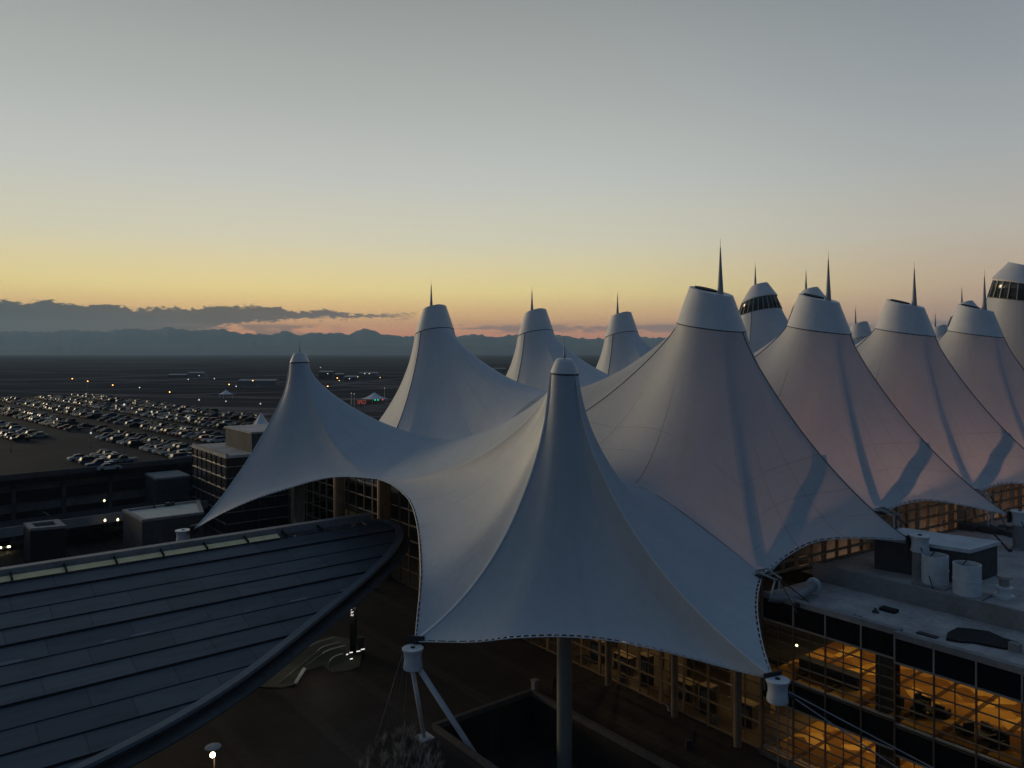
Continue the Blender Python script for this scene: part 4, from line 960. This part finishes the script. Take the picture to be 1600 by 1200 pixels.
for k_, (px, py, lab) in enumerate(((975,1066,'round pale planter pot closest to the tall mast along the glass wall'),(1048,1110,'round pale planter pot in the middle of the lit glass wall'),(1118,1130,'round pale planter pot near the dark corner of the glass wall'),(586,922,'round pale planter pot by the glass wall under the arch edge'))):
    c = onz(px, py, GZ); root = empty('planter_pot', c, lab, 'planter', 'planter pots along the glass wall')
    MB().lathe(c, [(.3,0),(.42,.5),(.46,.55),(.40,.55),(.38,.45)], 16).build('pot', CONC, root, smooth=True, angle=40)
    b = MB()
    for _ in range(60):
        a = rgr.uniform(0, 6.28); r_ = rgr.uniform(.05,.42); h = rgr.uniform(.5, 1.15); q = c+V3(math.cos(a)*r_, math.sin(a)*r_, h); n_ = V3(rgr.uniform(-1,1), rgr.uniform(-1,1), rgr.uniform(-.4,1)).normalized()*.1; m_ = n_.cross(V3(.3,.2,.9)).normalized()*.05
        b.quad(q-n_, q+m_, q+n_, q-m_)
    b.build('foliage', mat('dark foliage', (.02,.03,.015), .8, var=.4, scale=3), root)
# cabinets and stands just inside the hall glass
for k_, (t, u, w, d, h, lab) in enumerate(((1.2,2.2,.7,.5,2.3,'tall dark cabinet behind the lit hall glass, left of the tall mast'),(4.4,3.0,1.1,.5,1.5,'wide dark stand behind the lit hall glass just right of the tall mast'),(8.4,2.0,.5,.5,3.0,'tall narrow dark stand between the two tan partitions of the hall'),(12.6,2.6,1.3,.6,1.7,'low wide dark counter in the darker part of the hall glass'),(16.2,1.8,.6,.5,2.6,'dark upright board behind the hall glass near its right end'),(19.6,2.8,1.0,.5,2.0,'dark cupboard behind the hall glass next to the wing windows'))):
    c = F(t, u, GZ+.06); root = empty('hall_cabinet', c, lab, 'cabinet', 'cabinets behind the hall glass')
    MB().obox(c+V3(0,0,h/2), ED*w, DD*d, V3(0,0,h/2)).build('body', DARKIN if k_ % 2 else STEELD, root); MB().obox(c+V3(0,0,h+.04), ED*(w+.06), DD*(d+.06), V3(0,0,.04)).build('top', TAN, root)
    MB().obox(c-DD*(d+.02)+V3(0,0,h*.62), ED*w*.7, DD*.015, V3(0,0,h*.22)).build('front_panel', CONC, root)
# furniture seen through the wing windows
FZ = -27.35
b = MB(); c = F(27.5, 3.2, FZ); b.obox(c+V3(0,0,.55), ED*2.6, DD*.35, V3(0,0,.55)); b.obox(c+V3(0,0,1.13), ED*2.7, DD*.45, V3(0,0,.04)); single('counter', b, DARKIN, 'long dark counter inside the upper window, left of the first dark column', 'counter')
LEA = mat('dark leather', (.012,.011,.011), .6)
def armchair(t, u, z_, yaw):
    c = F(t, u, z_); root = empty('armchair', c, 'dark lounge armchair on the orange carpet inside the lit windows', 'armchair', 'lounge armchairs inside the wing')
    ca_, sa_ = math.cos(yaw), math.sin(yaw); X = V3(ca_, sa_, 0); Y = V3(-sa_, ca_, 0)
    MB().obox(c+V3(0,0,.28), X*.36, Y*.36, V3(0,0,.14)).build('seat', LEA, root); MB().obox(c-Y*.38+V3(0,0,.5), X*.4, Y*.08, V3(0,0,.45)).build('backrest', LEA, root)
    for s_ in (-1, 1): MB().obox(c+X*.42*s_+V3(0,0,.36), X*.07, Y*.38, V3(0,0,.28)).build('armrest', LEA, root)
for (t, u, y_) in ((33.4,2.2,.4),(35.0,2.4,2.5),(36.2,3.6,-1.),(34.6,4.2,3.8),(38.3,2.2,.2),(39.6,3.3,-1.2),(40.6,2.0,1.9),(42.8,1.8,.3),(44.2,2.6,2.4),(45.3,3.9,-.6)):
    armchair(t, u, FZ, y_)
for (t, u, lab) in ((35.6,3.1,'low dark round table among the armchairs left of the second mullion cluster'),(39.6,2.3,'low dark round table among the middle group of armchairs'),(44.0,3.6,'low dark round table among the right hand group of armchairs')):
    c = F(t, u, FZ); b = MB(); b.lathe(c, [(.3,0),(.3,.05),(.06,.08),(.06,.42),(.55,.44),(.55,.5)], 18); single('coffee_table', b, LEA, lab, 'table', group='coffee tables inside the wing')
sp = F(25.2, 2.0, -25.0); root = empty('spot_lamp', (sp.x, sp.y, -22.4), 'small glaring yellow spot lamp behind the upper left window of the wing', 'lamp')
MB().tube([(sp.x, sp.y, -22.35), (sp.x, sp.y, sp.z+.15)], .02, 6).build('rod', STEELD, root); MB().lathe(sp, [(.02,-.1),(.1,-.06),(.1,.1),(.04,.16)], 12).build('bulb', mat('yellow bulb', (1,.9,.5), .5, emit=(1,.86,.40), estr=6), root, smooth=True)

# ------------------------------------------------------------------ west wing and small buildings
WQ = Vector((-52.3, 140.7, 0)); ZW = -19.0
WB = empty('office_block', (WQ.x, WQ.y, GZ), 'dark glazed office block with thin pale window lines behind the left tent edge', 'building')
def WP(a, u, z_): p = WQ-ED*a+DD*u; return Vector((p.x, p.y, z_))
wpoly = [WP(21,0,0), WP(0,0,0), WP(0,30,0), WP(21,30,0)]
MB().prism(wpoly, GZ, ZW-.5).build('wall', mat('dark office glass', (.022,.022,.026), .22, var=.3, spec=.5), WB)
MB().prism([p+(p-(wpoly[0]+wpoly[2])/2)*.012 for p in wpoly], ZW-.5, ZW).build('roof', ROOFM, WB)
for a in range(0, 22, 3): MB().bar(WP(a, -.08, GZ), WP(a, -.08, ZW-.5), .12, .12).build('mullion', CONCD, WB)
for zz in [GZ+2.1*i+.3 for i in range(7)]:
    MB().bar(WP(21,-.1,zz), WP(-.1,-.1,zz), .13, .14).build('rail', MULL, WB); MB().bar(WP(-.1,-.1,zz), WP(-.1,30,zz), .13, .14).build('rail', MULL, WB)
for u in range(3, 30, 3): MB().bar(WP(-.08, u, GZ), WP(-.08, u, ZW-.5), .12, .12).build('mullion', CONCD, WB)
MB().bar(WP(21,.1,ZW+.15), WP(-.1,.1,ZW+.15), .4, .3).build('parapet', CONC, WB)
ph = [WP(16,5,0), WP(-.0+1,5,0), WP(1,22,0), WP(16,22,0)]
PB = empty('roof_plant_room', (ph[0].x, ph[0].y, ZW), 'plain grey plant room box on the roof of the dark office block', 'plant room')
MB().prism(ph, ZW, ZW+3.6).build('wall', CONCD, PB); MB().prism([p+(p-(ph[0]+ph[2])/2)*.03 for p in ph], ZW+3.6, ZW+3.9).build('roof', ROOFM, PB)
# lower annex with a pale ledge left of the office block
AX = empty('annex', WP(26,-4,GZ), 'low grey annex with a pale ledge joined to the left side of the office block', 'building')
ap = [WP(30,-7,0), WP(21.2,-7,0), WP(21.2,-.5,0), WP(30,-.5,0)]
MB().prism(ap, GZ, -25.6).build('wall', CONCD, AX); MB().prism([p+(p-(ap[0]+ap[2])/2)*.02 for p in ap], -25.6, -25.2).build('roof', CONC, AX)
def flat_block(name, pts, zt, wall, roof, label, cat='building', hollow=False):
    c = sum(pts, Vector())/len(pts); root = empty(name, (c.x, c.y, GZ), label, cat)
    P = [Vector((p.x, p.y, 0)) for p in pts]; C_ = Vector((c.x, c.y, 0))
    MB().prism(P, GZ, zt-.4).build('wall', wall, root)
    n = len(P); b = MB()
    inn = [C_+(p-C_)*(.90 if not hollow else .62) for p in P]; outp = [C_+(p-C_)*1.015 for p in P]
    v = [V3(p.x,p.y,zt-.4) for p in outp]+[V3(p.x,p.y,zt) for p in outp]+[V3(p.x,p.y,zt) for p in inn]+[V3(p.x,p.y,zt-.35) for p in inn]
    b.add(v, [(k*n+i, k*n+(i+1)%n, (k+1)*n+(i+1)%n, (k+1)*n+i) for k in range(3) for i in range(n)]); b.build('parapet', CONC, root)
    b = MB(); b.add([V3(p.x,p.y,zt-.33) for p in inn], [tuple(range(n))]); b.build('roof', roof, root); return root
fb = flat_block('flat_roofed_building', [onz(192,796,-27), onz(222,812,-27), onz(318,800,-27), onz(311,781,-27)], -27, CONCD, ROOFL, 'dark block with a flat cream gravel roof left of the pointed tent tip')
for (px, py, w) in ((241,793,.10), (262,790,.35), (270,789,.2)):
    p = onz(px, py, -27.2); MB().obox(p+V3(0,0,.6 if w < .2 else .25), V3(w,0,0), V3(0,w,0), V3(0,0,.7 if w < .2 else .3)).build('roof_fixture', STEELD, fb)
flat_block('stair_tower', [onz(37,817,-27.5), onz(47,826,-27.5), onz(103,821,-27.5), onz(91,811,-27.5)], -27.5, mat('black brick', (.018,.017,.017), .9), BLACK, 'dark stair tower with a pale square roof rim at far left', 'tower', True)
b = MB(); b.obox((onz(100,838,GZ)+onz(165,828,GZ))/2+V3(0,0,1.1), (onz(165,828,GZ)-onz(100,838,GZ))/2, V3(.2,.3,0), V3(0,0,1.1)); single('ramp_wall', b, CONC, 'grey ramp wall between the stair tower and the lit doorway', 'wall')
b = MB(); b.bar(onz(178,825,GZ+.2), onz(196,838,GZ+.2), .5, .4); single('kerb', b, COP, 'short pale kerb leading to the flat roofed building', 'kerb')
b = MB(); pts = [tuple(onz(px, py, GZ+3)) for px, py in ((67,800),(74,803),(81,810))]; b.tube(pts, .12, 6); b.tube([pts[-1], (pts[-1][0], pts[-1][1], GZ)], .1, 6); single('bent_pipe', b, CONC, 'thin pale bent pole beside the stair tower', 'pole')

# ------------------------------------------------------------------ parking deck, road, cars
ZD = -24.0
D1, D2 = onz(0, 752, ZD), onz(300, 722, ZD); DA = (D2-D1).normalized(); DN = Vector((-DA.y, DA.x, 0))
def DP(a, n_, z_): p = D2+DA*a+DN*n_; return Vector((p.x, p.y, z_))
GA0, GA1, GN1 = -190, 66, 300
PG = empty('parking_deck', DP(0,0,LOW), 'broad open parking deck full of cars left of the terminal', 'parking deck')
DECKM = mat('deck asphalt', (.030,.030,.033), .95, var=.35, scale=.06, bump=.1, spec=.03)
MB().prism([DP(GA0,0,0), DP(GA1,0,0), DP(GA1,GN1,0), DP(GA0,GN1,0)], ZD-1.0, ZD).build('deck', DECKM, PG)
MB().prism([DP(GA0+2,2,0), DP(GA1-2,2,0), DP(GA1-2,GN1-2,0), DP(GA0+2,GN1-2,0)], LOW, ZD-1.0).build('wall', mat('garage concrete', (.12,.115,.11), .9, var=.3, scale=.2), PG)
for zz in (-27.6, -31.6, -35.6):
    MB().bar(DP(GA0+3, 1.85, zz), DP(GA1-3, 1.85, zz), .5, 2.1).build('storey_opening', BLACK, PG)
for q in range(30):
    MB().obox(DP(GA0+4+8.5*q, 1.55, -31.5), DA*.35, DN*.15, V3(0,0,6.2)).build('pillar', CONCD, PG)
MB().bar(DP(GA0,.15,ZD+.1), DP(GA1,.15,ZD+.1), .3, 2.0).build('parapet', CONCD, PG)
b = MB(); r0 = [(-190,-20),(70,-20),(70,-9),(-190,-9)]; 
o = MB().prism([DP(a, n_, 0) for a, n_ in r0], -30.4, -29.8).build('upper_road', ASPH); tag(o, kind='structure')
b = MB(); b.bar(DP(-190,-20.3,-29.6), DP(70,-20.3,-29.6), .35, 1.6); single('road_barrier', b, CONC, 'long low concrete barrier along the road below the parking deck', 'barrier')
for q in range(8):
    c = DP(-120+24*q, -14.5, 0); MB().lathe((c.x, c.y, GZ), [(.8,0),(.8,3.5)], 10).build('pier', CONCD, PG)
PAINTS = {'white': mat('white car paint', (.34,.34,.335), .5, .0, var=.05, coat=0., spec=.04), 'silver': mat('silver car paint', (.18,.185,.19), .5, .0, var=.05, coat=0., spec=.05), 'grey': mat('grey car paint', (.06,.062,.065), .5, .0, var=.05, coat=0., spec=.05),
          'black': mat('black car paint', (.012,.012,.014), .45, 0, var=.05, coat=0., spec=.05), 'red': mat('red car paint', (.20,.02,.018), .25, .2, var=.05, coat=0., spec=.05), 'blue': mat('blue car paint', (.025,.05,.13), .25, .3, var=.05, coat=0., spec=.05)}
WIN = mat('car window', (.015,.017,.02), .4, spec=.08); TYRE = mat('tyre', (.012,.012,.012), .9); 
HEAD = mat('headlight', (1,1,.9), .3, emit=(1,.86,.55), estr=14); TAIL = mat('tail light', (.4,.02,.02), .3, emit=(1,.06,.03), estr=1.5)
PROF = {'sedan': ([(-2.3,.35),(-2.3,.75),(-2.1,.92),(-1.2,.98),(1.0,.98),(2.0,.84),(2.3,.68),(2.32,.35)], [(-1.55,.96),(-.85,1.40),(.25,1.42),(1.15,.96)]),
        'suv': ([(-2.3,.45),(-2.33,.95),(-2.2,1.08),(-1.2,1.10),(1.0,1.10),(2.0,1.0),(2.3,.8),(2.32,.45)], [(-2.15,1.06),(-1.85,1.66),(.1,1.72),(1.05,1.08)]),
        'pickup': ([(-2.7,.5),(-2.7,1.02),(-.7,1.02),(-.6,1.06),(1.2,1.06),(2.3,1.0),(2.6,.8),(2.62,.5)], [(-.75,1.04),(-.6,1.70),(.5,1.72),(1.3,1.05)])}
def loft(b, prof, ws):
    n = len(prof); rows = []
    for y_, f in ws: rows += [(x_, y_, .02*0+z_ if f == 1 else z_*1.0-(1-f)*.04) for x_, z_ in [(q[0]*(.985 if f < 1 else 1), q[1]) for q in prof]]
    m_ = len(ws); b.add(rows, [(k*n+i, k*n+(i+1) % n, (k+1)*n+(i+1) % n, (k+1)*n+i) for k in range(m_-1) for i in range(n)]+[tuple(range(n)), tuple((m_-1)*n+i for i in range(n-1, -1, -1))])
def car_parts(kind):
    body, cab = PROF[kind]
    bb = MB(); loft(bb, body, [(-.92,0),(-.86,1),(.86,1),(.92,0)])
    x0, x1 = cab[1][0], cab[2][0]; zt = cab[1][1]; zt2 = cab[2][1]
    bb.add([(x0-.06,-.66,zt-.02),(x1+.06,-.66,zt2-.02),(x1+.06,.66,zt2-.02),(x0-.06,.66,zt-.02),(x0+.05,-.58,zt+.06),(x1-.05,-.58,zt2+.06),(x1-.05,.58,zt2+.06),(x0+.05,.58,zt+.06)], [(4,5,6,7),(0,1,5,4),(1,2,6,5),(2,3,7,6),(3,0,4,7)])
    wb = MB(); c0, c1, c2, c3 = cab; wb.add([(c0[0],-.84,c0[1]),(c3[0],-.84,c3[1]),(c3[0],.84,c3[1]),(c0[0],.84,c0[1]),(c1[0],-.66,c1[1]),(c2[0],-.66,c2[1]),(c2[0],.66,c2[1]),(c1[0],.66,c1[1])], [(0,1,5,4),(1,2,6,5),(2,3,7,6),(3,0,4,7),(4,5,6,7)])
    tw = []
    for sx_ in (-1.42, 1.42):
        for sy_ in (-.84, .84):
            t_ = MB(); t_.tube([(sx_, sy_-.1, .33), (sx_, sy_+.1, .33)], .33, 12); tw.append(t_)
    return bb, wb, tw
def mesh_of(name, b, mats):
    me = bpy.data.meshes.new(name); me.from_pydata([tuple(p) for p in b.v], [], b.f)
    for m_ in mats: me.materials.append(m_)
    for p, i in zip(me.polygons, b.mi): p.material_index = i
    me.update(); return me
CM = {}
for kd in PROF:
    bb, wb, tw = car_parts(kd); far_ = MB(); far_.add(bb.v, bb.f); far_.cur = 1; far_.add(wb.v, wb.f); far_.cur = 2
    for t_ in tw: far_.add(t_.v, t_.f)
    CM[kd] = (mesh_of('body', bb, [PAINTS['grey']]), mesh_of('windows', wb, [WIN]), [mesh_of('wheel', t_, [TYRE]) for t_ in tw], mesh_of('parked_car', far_, [PAINTS['grey'], WIN, TYRE]))
def obj_of(me, name, parent=None):
    o = bpy.data.objects.new(name, me); COL.objects.link(o); o.parent = parent; return o
def paint(o, colr): o.material_slots[0].link = 'OBJECT'; o.material_slots[0].material = PAINTS[colr]
def car(kind, colr, pos, yaw, label, group, detailed, name='parked_car', cat='car', lights=False):
    if not detailed:
        o = obj_of(CM[kind][3], name); paint(o, colr); o.location = pos; o.rotation_euler.z = yaw; return tag(o, label, cat, group)
    root = empty(name, pos, label, cat, group); root.rotation_euler.z = yaw
    bo = obj_of(CM[kind][0], 'body', root); paint(bo, colr); obj_of(CM[kind][1], 'windows', root)
    for w_ in CM[kind][2]: obj_of(w_, 'wheel', root)
    if lights:
        for s_ in (-.62, .62):
            h = MB(); h.obox((2.33, s_, .7), V3(.05,0,0), V3(0,.2,0), V3(0,0,.1)); obj_of(mesh_of('headlight', h, [HEAD]), 'headlight', root)
            h = MB(); h.obox((-2.33, s_, .85), V3(.04,0,0), V3(0,.16,0), V3(0,0,.08)); obj_of(mesh_of('tail_light', h, [TAIL]), 'tail_light', root)
    return root
rc = random.Random(21); spots = []
yawd = math.atan2(DA.y, DA.x)
aisle = []
a_ = 60.0
while a_ > -185: aisle += [a_, a_-5.6]; a_ -= 5.6+12.2
row_i = 0
for ri, a in enumerate(aisle):
    n_ = 6.0
    while n_ < GN1-8:
        p = DP(a, n_, ZD); px = 800+1200*p.x/p.y; py = 550-1200*ZD/p.y
        n_ += 2.75
        if not (-8 < px < 452): continue
        hide = False
        if px > 345 and py > 682-(px-345)*.12: hide = True
        if px > 312 and py > 700: hide = True
        if hide: continue
        # where the photograph shows cars, and where the deck is empty
        d = .93
        if px < 150 and py > 690: d = .16
        elif px < 250 and py > 668+.16*px: d = .58
        elif px < 230 and py > 652: d = .62
        elif px < 120 and py > 640: d = .75
        if (int(n_/23)+ri) % 5 == 0: d *= .35
        if rc.random() < d: spots.append((p, px, py, ri))
spots.sort(key=lambda q: -q[2])
print('car spots', len(spots))
NEARN, ROOMY = 285, 80
colw = ['white']*5+['silver']*5+['grey']*7+['black']*8+['red']*1+['blue']*2
kindw = ['sedan']*5+['suv']*5+['pickup']*2
far_b = None
nm = {'sedan': 'saloon car', 'suv': 'estate car', 'pickup': 'pickup truck'}
rows_used = sorted(set(q[3] for q in spots), key=lambda r: r)
for i, (p, px, py, ri) in enumerate(spots):
    kd, cl_ = rc.choice(kindw), rc.choice(colw); yaw = yawd+(math.pi if rc.random() < .5 else 0)+rc.uniform(-.03,.03)
    if i < NEARN:
        where = 'deck row %d from the office' % (rows_used.index(ri)+1)
        depth = 'near end of' if py > 690 else ('near middle of' if py > 668 else ('far middle of' if py > 648 else 'far end of'))
        car(kd, cl_, p, yaw, '%s %s at the %s %s' % (cl_, nm[kd], depth, where), 'cars parked on the deck', i < ROOMY)
    else:
        if far_b is None: far_b = MB()
        m4 = Matrix.Translation(p) @ Matrix.Rotation(yaw, 4, 'Z'); bb = CM[kd][3]
        base = list(PAINTS).index(cl_)
        o0 = len(far_b.v); far_b.v += [tuple(m4 @ v.co) for v in bb.vertices]
        for pl_ in bb.polygons: far_b.f.append(tuple(o0+j for j in pl_.vertices)); far_b.mi.append([base, 6, 7][pl_.material_index])
if far_b: tag(far_b.build('distant_parked_cars', list(PAINTS.values())+[WIN, TYRE]), 'mass of small parked cars filling the far end of the deck', 'cars', kind='stuff')
car('sedan', 'white', onz(176, 737, ZD)+DN*2.5, yawd, 'white saloon car alone at the near edge of the parking deck', 'cars parked on the deck', True)
car('suv', 'silver', onz(291, 722, ZD)+DN*3.0, yawd, 'silver tall estate car at the deck edge beside the office block', 'cars parked on the deck', True)
for k_, (px, py, yw, lab) in enumerate(((22,789,-1.05,'car with orange headlights on the dark road, leftmost of three'),(36,800,-1.0,'car with white headlights following the leftmost lit car'),(6,857,-.95,'car with bright headlights at the left edge near the canopy'))):
    car('sedan', ('grey','black','silver')[k_], onz(px, py, GZ), yw, lab, 'cars driving on the dark road', True, 'moving_car', 'car', True)
# road surface by the terminal
o = MB().prism([onz(-260,800,GZ), onz(330,752,GZ), onz(330,772,GZ), onz(-260,838,GZ)], GZ-.2, GZ+.02).build('road', ASPH); tag(o, kind='structure')
# lamp posts
def emis(name, c, s): return mat(name, c, .5, emit=c, estr=s)
SOD = emis('sodium lamp', (1,.40,.09), 9); COOL = emis('cool lamp', (.92,1,.90), 2.2); WARMW = emis('warm lamp', (1,.74,.30), 3.2)
GREEN = emis('green signal', (.02,.75,.30), 2.2); REDS = emis('red signal', (1,.10,.08), 1.6)
def post(px, py_top, zbase, h, m, label, r=.5, group='lamp posts', lit=True, w=.09, name='lamp_post'):
    zt = zbase+h; p = onz(px, py_top, zt); root = empty(name, (p.x, p.y, zbase), label, 'lamp post', group)
    MB().lathe((p.x, p.y, zbase), [(w*1.5,0),(w,h*.1),(w*.8,h)], 8).build('post', STEELD if lit else MULL, root, smooth=True)
    b = MB(); b.lathe((p.x, p.y, zt), [(r*.3,0),(r,.1),(r*.9,.35),(r*.2,.5)], 10); b.build('lamp', m, root, smooth=True); return root
for px, py, h, lab in ((194,634,12.5,'tall thin dark lamp post in the middle of the parking deck'),(237,645,9,'lamp post with pale head in the deck above the largest empty space'),(311,626,10,'pale lamp post rising from the densest part of the deck'),(294,655,7.5,'short pale lamp post among the cars near the office block'),(142,678,3.6,'stubby bright light among the left hand cars on the deck'),(17,686,3.2,'stubby bright light at the left edge of the deck'),(407,632,8,'pale lamp post at the right end of the deck beside the tent edge'),(353,628,6,'short lamp post at the back of the deck below the small white canopy')):
    post(px, py, ZD, h, emis('dim pale lamp', (.9,.92,.85), .6), lab, .2, 'lamp posts on the parking deck')
for i, (px, py, m, lab) in enumerate(((113,592,SOD,'distant orange street light, first from the left in the row of three'),(137,596,SOD,'distant orange street light, second from the left in the row of three'),(176,602,SOD,'distant orange street light, third from the left in the row of three'),(265,613,SOD,'distant orange street light on a short pole behind the deck'),(358,601,SOD,'distant orange street light just right of the small white canopy'),(395,595,SOD,'distant orange street light near the left tent edge'),(512,604,SOD,'bright orange street light just right of the left tent neck'),(527,591,SOD,'orange street light above the bright one right of the tent neck'),(530,595,WARMW,'warm street light touching the orange one right of the tent neck'),(218,606,COOL,'small white light beyond the deck, alone in the dark field'),(311,587,COOL,'small white light beside the pale distant shed'),(294,593,COOL,'small white light left of the pale distant shed'),(335,592,COOL,'tiny white lamp on a pole on the distant plain'),(369,604,COOL,'tiny white lamp right of the small white canopy'),(512,584,COOL,'white light between the dark distant sheds'),(501,574,COOL,'white light on the horizon road by the left tent neck'),(546,592,COOL,'faint white light between the sheds and the yellow lights'),(570,584,WARMW,'pale yellow light, left one of a close pair on the plain'),(577,584,WARMW,'pale yellow light, right one of a close pair on the plain'),(594,590,WARMW,'yellow light low on the plain left of the lit tent edge'),(559,589,WARMW,'yellow wide light on the plain between the tents'),(626,547.5+6,COOL,'tiny far light at the foot of the mountains'))):
    far_h = 10.0; d = -(LOW+far_h)*1200/(py-550)
    post(px, py, LOW, far_h, m, lab, max(.34, min(2.2, d*.00075))*(1 if m is SOD else .7), 'street lights on the distant plain', w=max(.09, d*.00018))
for px, py, h, w, lab in ((549,615,8.8,.30,'thick silver pole, left one of a pair between the tents'),(553.5,616,11.,.16,'slim dark pole, right one of a pair between the tents'),(601,607,9,.14,'lamp pole with pale tip beside the lit tent edge')):
    post(px, py, LOW, h, emis('dim pale lamp', (.9,.92,.85), .6), lab, .25, 'poles between the tents', False, w)
for px, py, lab in ((163,784,'lit wall lantern on the dark building behind the flat roof'),(164,815,'small bright light by the flat roofed building, left of a pair'),(184,814,'small bright light by the flat roofed building, right of a pair'),(279,763,'tiny white light beside the annex')):
    post(px, py, GZ, 4.2, emis('yellow white lamp', (1,.86,.5), 2.2), lab, .20, 'small lights near the office block', w=.05)
# small canopies, sign and sheds far off
def small_tent(px, py, hw, zb, h, ph_, label):
    zt = zb+ph_+h; p = onz(px, py, zt); root = empty('small_canopy', (p.x, p.y, zb), label, 'canopy', 'small white canopies')
    b = MB(); n = 24; K_ = 8; vs = []
    for j in range(K_+1):
        s = j/K_
        for i in range(n):
            a = 2*math.pi*i/n; rr = hw*(1+.25*abs(math.cos(2*a)))*s+.15; vs.append((p.x+rr*math.cos(a), p.y+rr*math.sin(a), zb+ph_+h*(1-s)**1.7-.35*abs(math.cos(2*a))*s*0))
    b.add(vs, [(j*n+i, (j+1)*n+i, (j+1)*n+(i+1) % n, j*n+(i+1) % n) for j in range(K_) for i in range(n)]); o = b.build('fabric', FABO, root, smooth=True)
    for i in range(4):
        a = i*math.pi/2; MB().tube([(p.x+hw*1.1*math.cos(a), p.y+hw*1.1*math.sin(a), zb), (p.x+hw*1.1*math.cos(a), p.y+hw*1.1*math.sin(a), zb+ph_+.2)], .15, 6).build('post', STEELW, root)
small_tent(353, 609, 5.0, LOW, 3.6, 3.6, 'small white pointed canopy standing beyond the parking deck')
small_tent(585, 613, 8.0, LOW, 4.6, 4.0, 'small white pointed canopy between the two left tents over the toll lanes')
small_tent(408, 645, 4.2, ZD, 5.5, 3.0, 'little pointed white canopy on the deck just behind the office roof')
sg = onz(565, 628, LOW+4.5); root = empty('display_sign', (sg.x, sg.y, LOW), 'dark roadside board glowing with rows of red dots between the tents', 'sign')
MB().obox(sg, V3(3.4,0,0), V3(0,.25,0), V3(0,0,1.7)).build('panel', STEELD, root); MB().bar((sg.x, sg.y, LOW), sg, .4).build('post', STEELD, root)
b = MB()
for r_ in range(4):
    for q in range(12):
        if rc.random() < .72: b.obox(sg+V3(-3.0+q*.55,-.3,-1.2+r_*.8), V3(.17,0,0), V3(0,.04,0), V3(0,0,.2))
b.build('red_dots', emis('dim red light', (.8,.20,.14), .45), root)
for px, py, m, lab in ((586,625.5,GREEN,'green signal light, left one of a pair at the toll lanes'),(590.5,625.5,GREEN,'green signal light, right one of a pair at the toll lanes'),(598,625,REDS,'red signal light at the toll lanes beside the lit tent edge')):
    post(px, py, LOW, 4.0, m, lab, .45, 'signal lights at the toll lanes', name='signal_light')
for px0, px1, py, h, m, lab in ((293,318,590,7,'p','pale distant shed on the plain behind the canopy'),(372,430,603,6,'p','long pale distant shed left of the left tent neck'),(498,520,592,10,'d','dark distant shed just right of the left tent neck'),(522,536,594,8,'d','small dark distant shed by the orange lights'),(538,556,596,6,'d','low dark distant shed left of the yellow lights'),(560,590,588,5,'p','low pale distant shed under the yellow lights'),(262,290,590,4,'d','flat dark shed left of the pale distant shed'),(706,760,574,6,'d','flat dark distant shed between the two leftmost large tents'),(758,790,580,5,'p','pale distant shed close to the second large tent')):
    p0, p1 = onz(px0, py, LOW), onz(px1, py, LOW); c = (p0+p1)/2; root = empty('distant_shed', c, lab, 'building', 'distant sheds on the plain')
    b = MB(); hx = (p1.x-p0.x)/2; b.obox(c+V3(0,9,h/2), V3(hx,0,0), V3(0,9,0), V3(0,0,h/2)); b.build('wall', mat('dull shed wall', (.16,.15,.14), .9, scale=.05) if m == 'p' else CONCD, root)
    b = MB(); b.add([c+V3(-hx*1.02,-.4,h), c+V3(hx*1.02,-.4,h), c+V3(hx*1.02,9,h+1.6), c+V3(-hx*1.02,9,h+1.6), c+V3(hx*1.02,18.4,h), c+V3(-hx*1.02,18.4,h)], [(0,1,2,3),(3,2,4,5)]); b.build('roof', ROOFM, root)
# roads and bare strips across the plain
for i, (pts, w, m) in enumerate(((((-300,626),(120,622),(300,616),(460,612),(620,606),(800,600)), 9, 0), (((-300,604),(60,600),(200,597),(330,590),(460,586)), 14, 0), (((-100,598),(100,592),(230,587),(320,583)), 26, 1), (((470,609),(560,598),(640,590),(760,586)), 8, 0), (((-300,583),(200,577),(420,573),(700,569),(900,568)), 20, 1), (((480,645),(560,640),(640,628)), 14, 1), (((250,580),(400,577),(560,580),(640,583)), 12, 0), (((-300,612),(150,609),(420,604),(520,602)), 7, 0))):
    P_ = [onz(a, c, LOW) for a, c in pts]; b = MB(); vs = []
    for j, p in enumerate(P_):
        d = (P_[min(j+1, len(P_)-1)]-P_[max(j-1, 0)]).normalized(); s_ = V3(-d.y, d.x, 0)*w; vs += [p+s_+V3(0,0,.05+.03*i), p-s_+V3(0,0,.05+.03*i)]
    b.add(vs, [(2*j, 2*j+1, 2*j+3, 2*j+2) for j in range(len(P_)-1)])
    tag(b.build('road' if m == 0 else 'dirt_strip', mat('distant road', (.12,.115,.12), .95, var=.3, scale=.02, spec=0.) if m == 0 else mat('bare dry ground', (.11,.098,.095), .95, var=.4, scale=.02, spec=0.)), kind='structure')
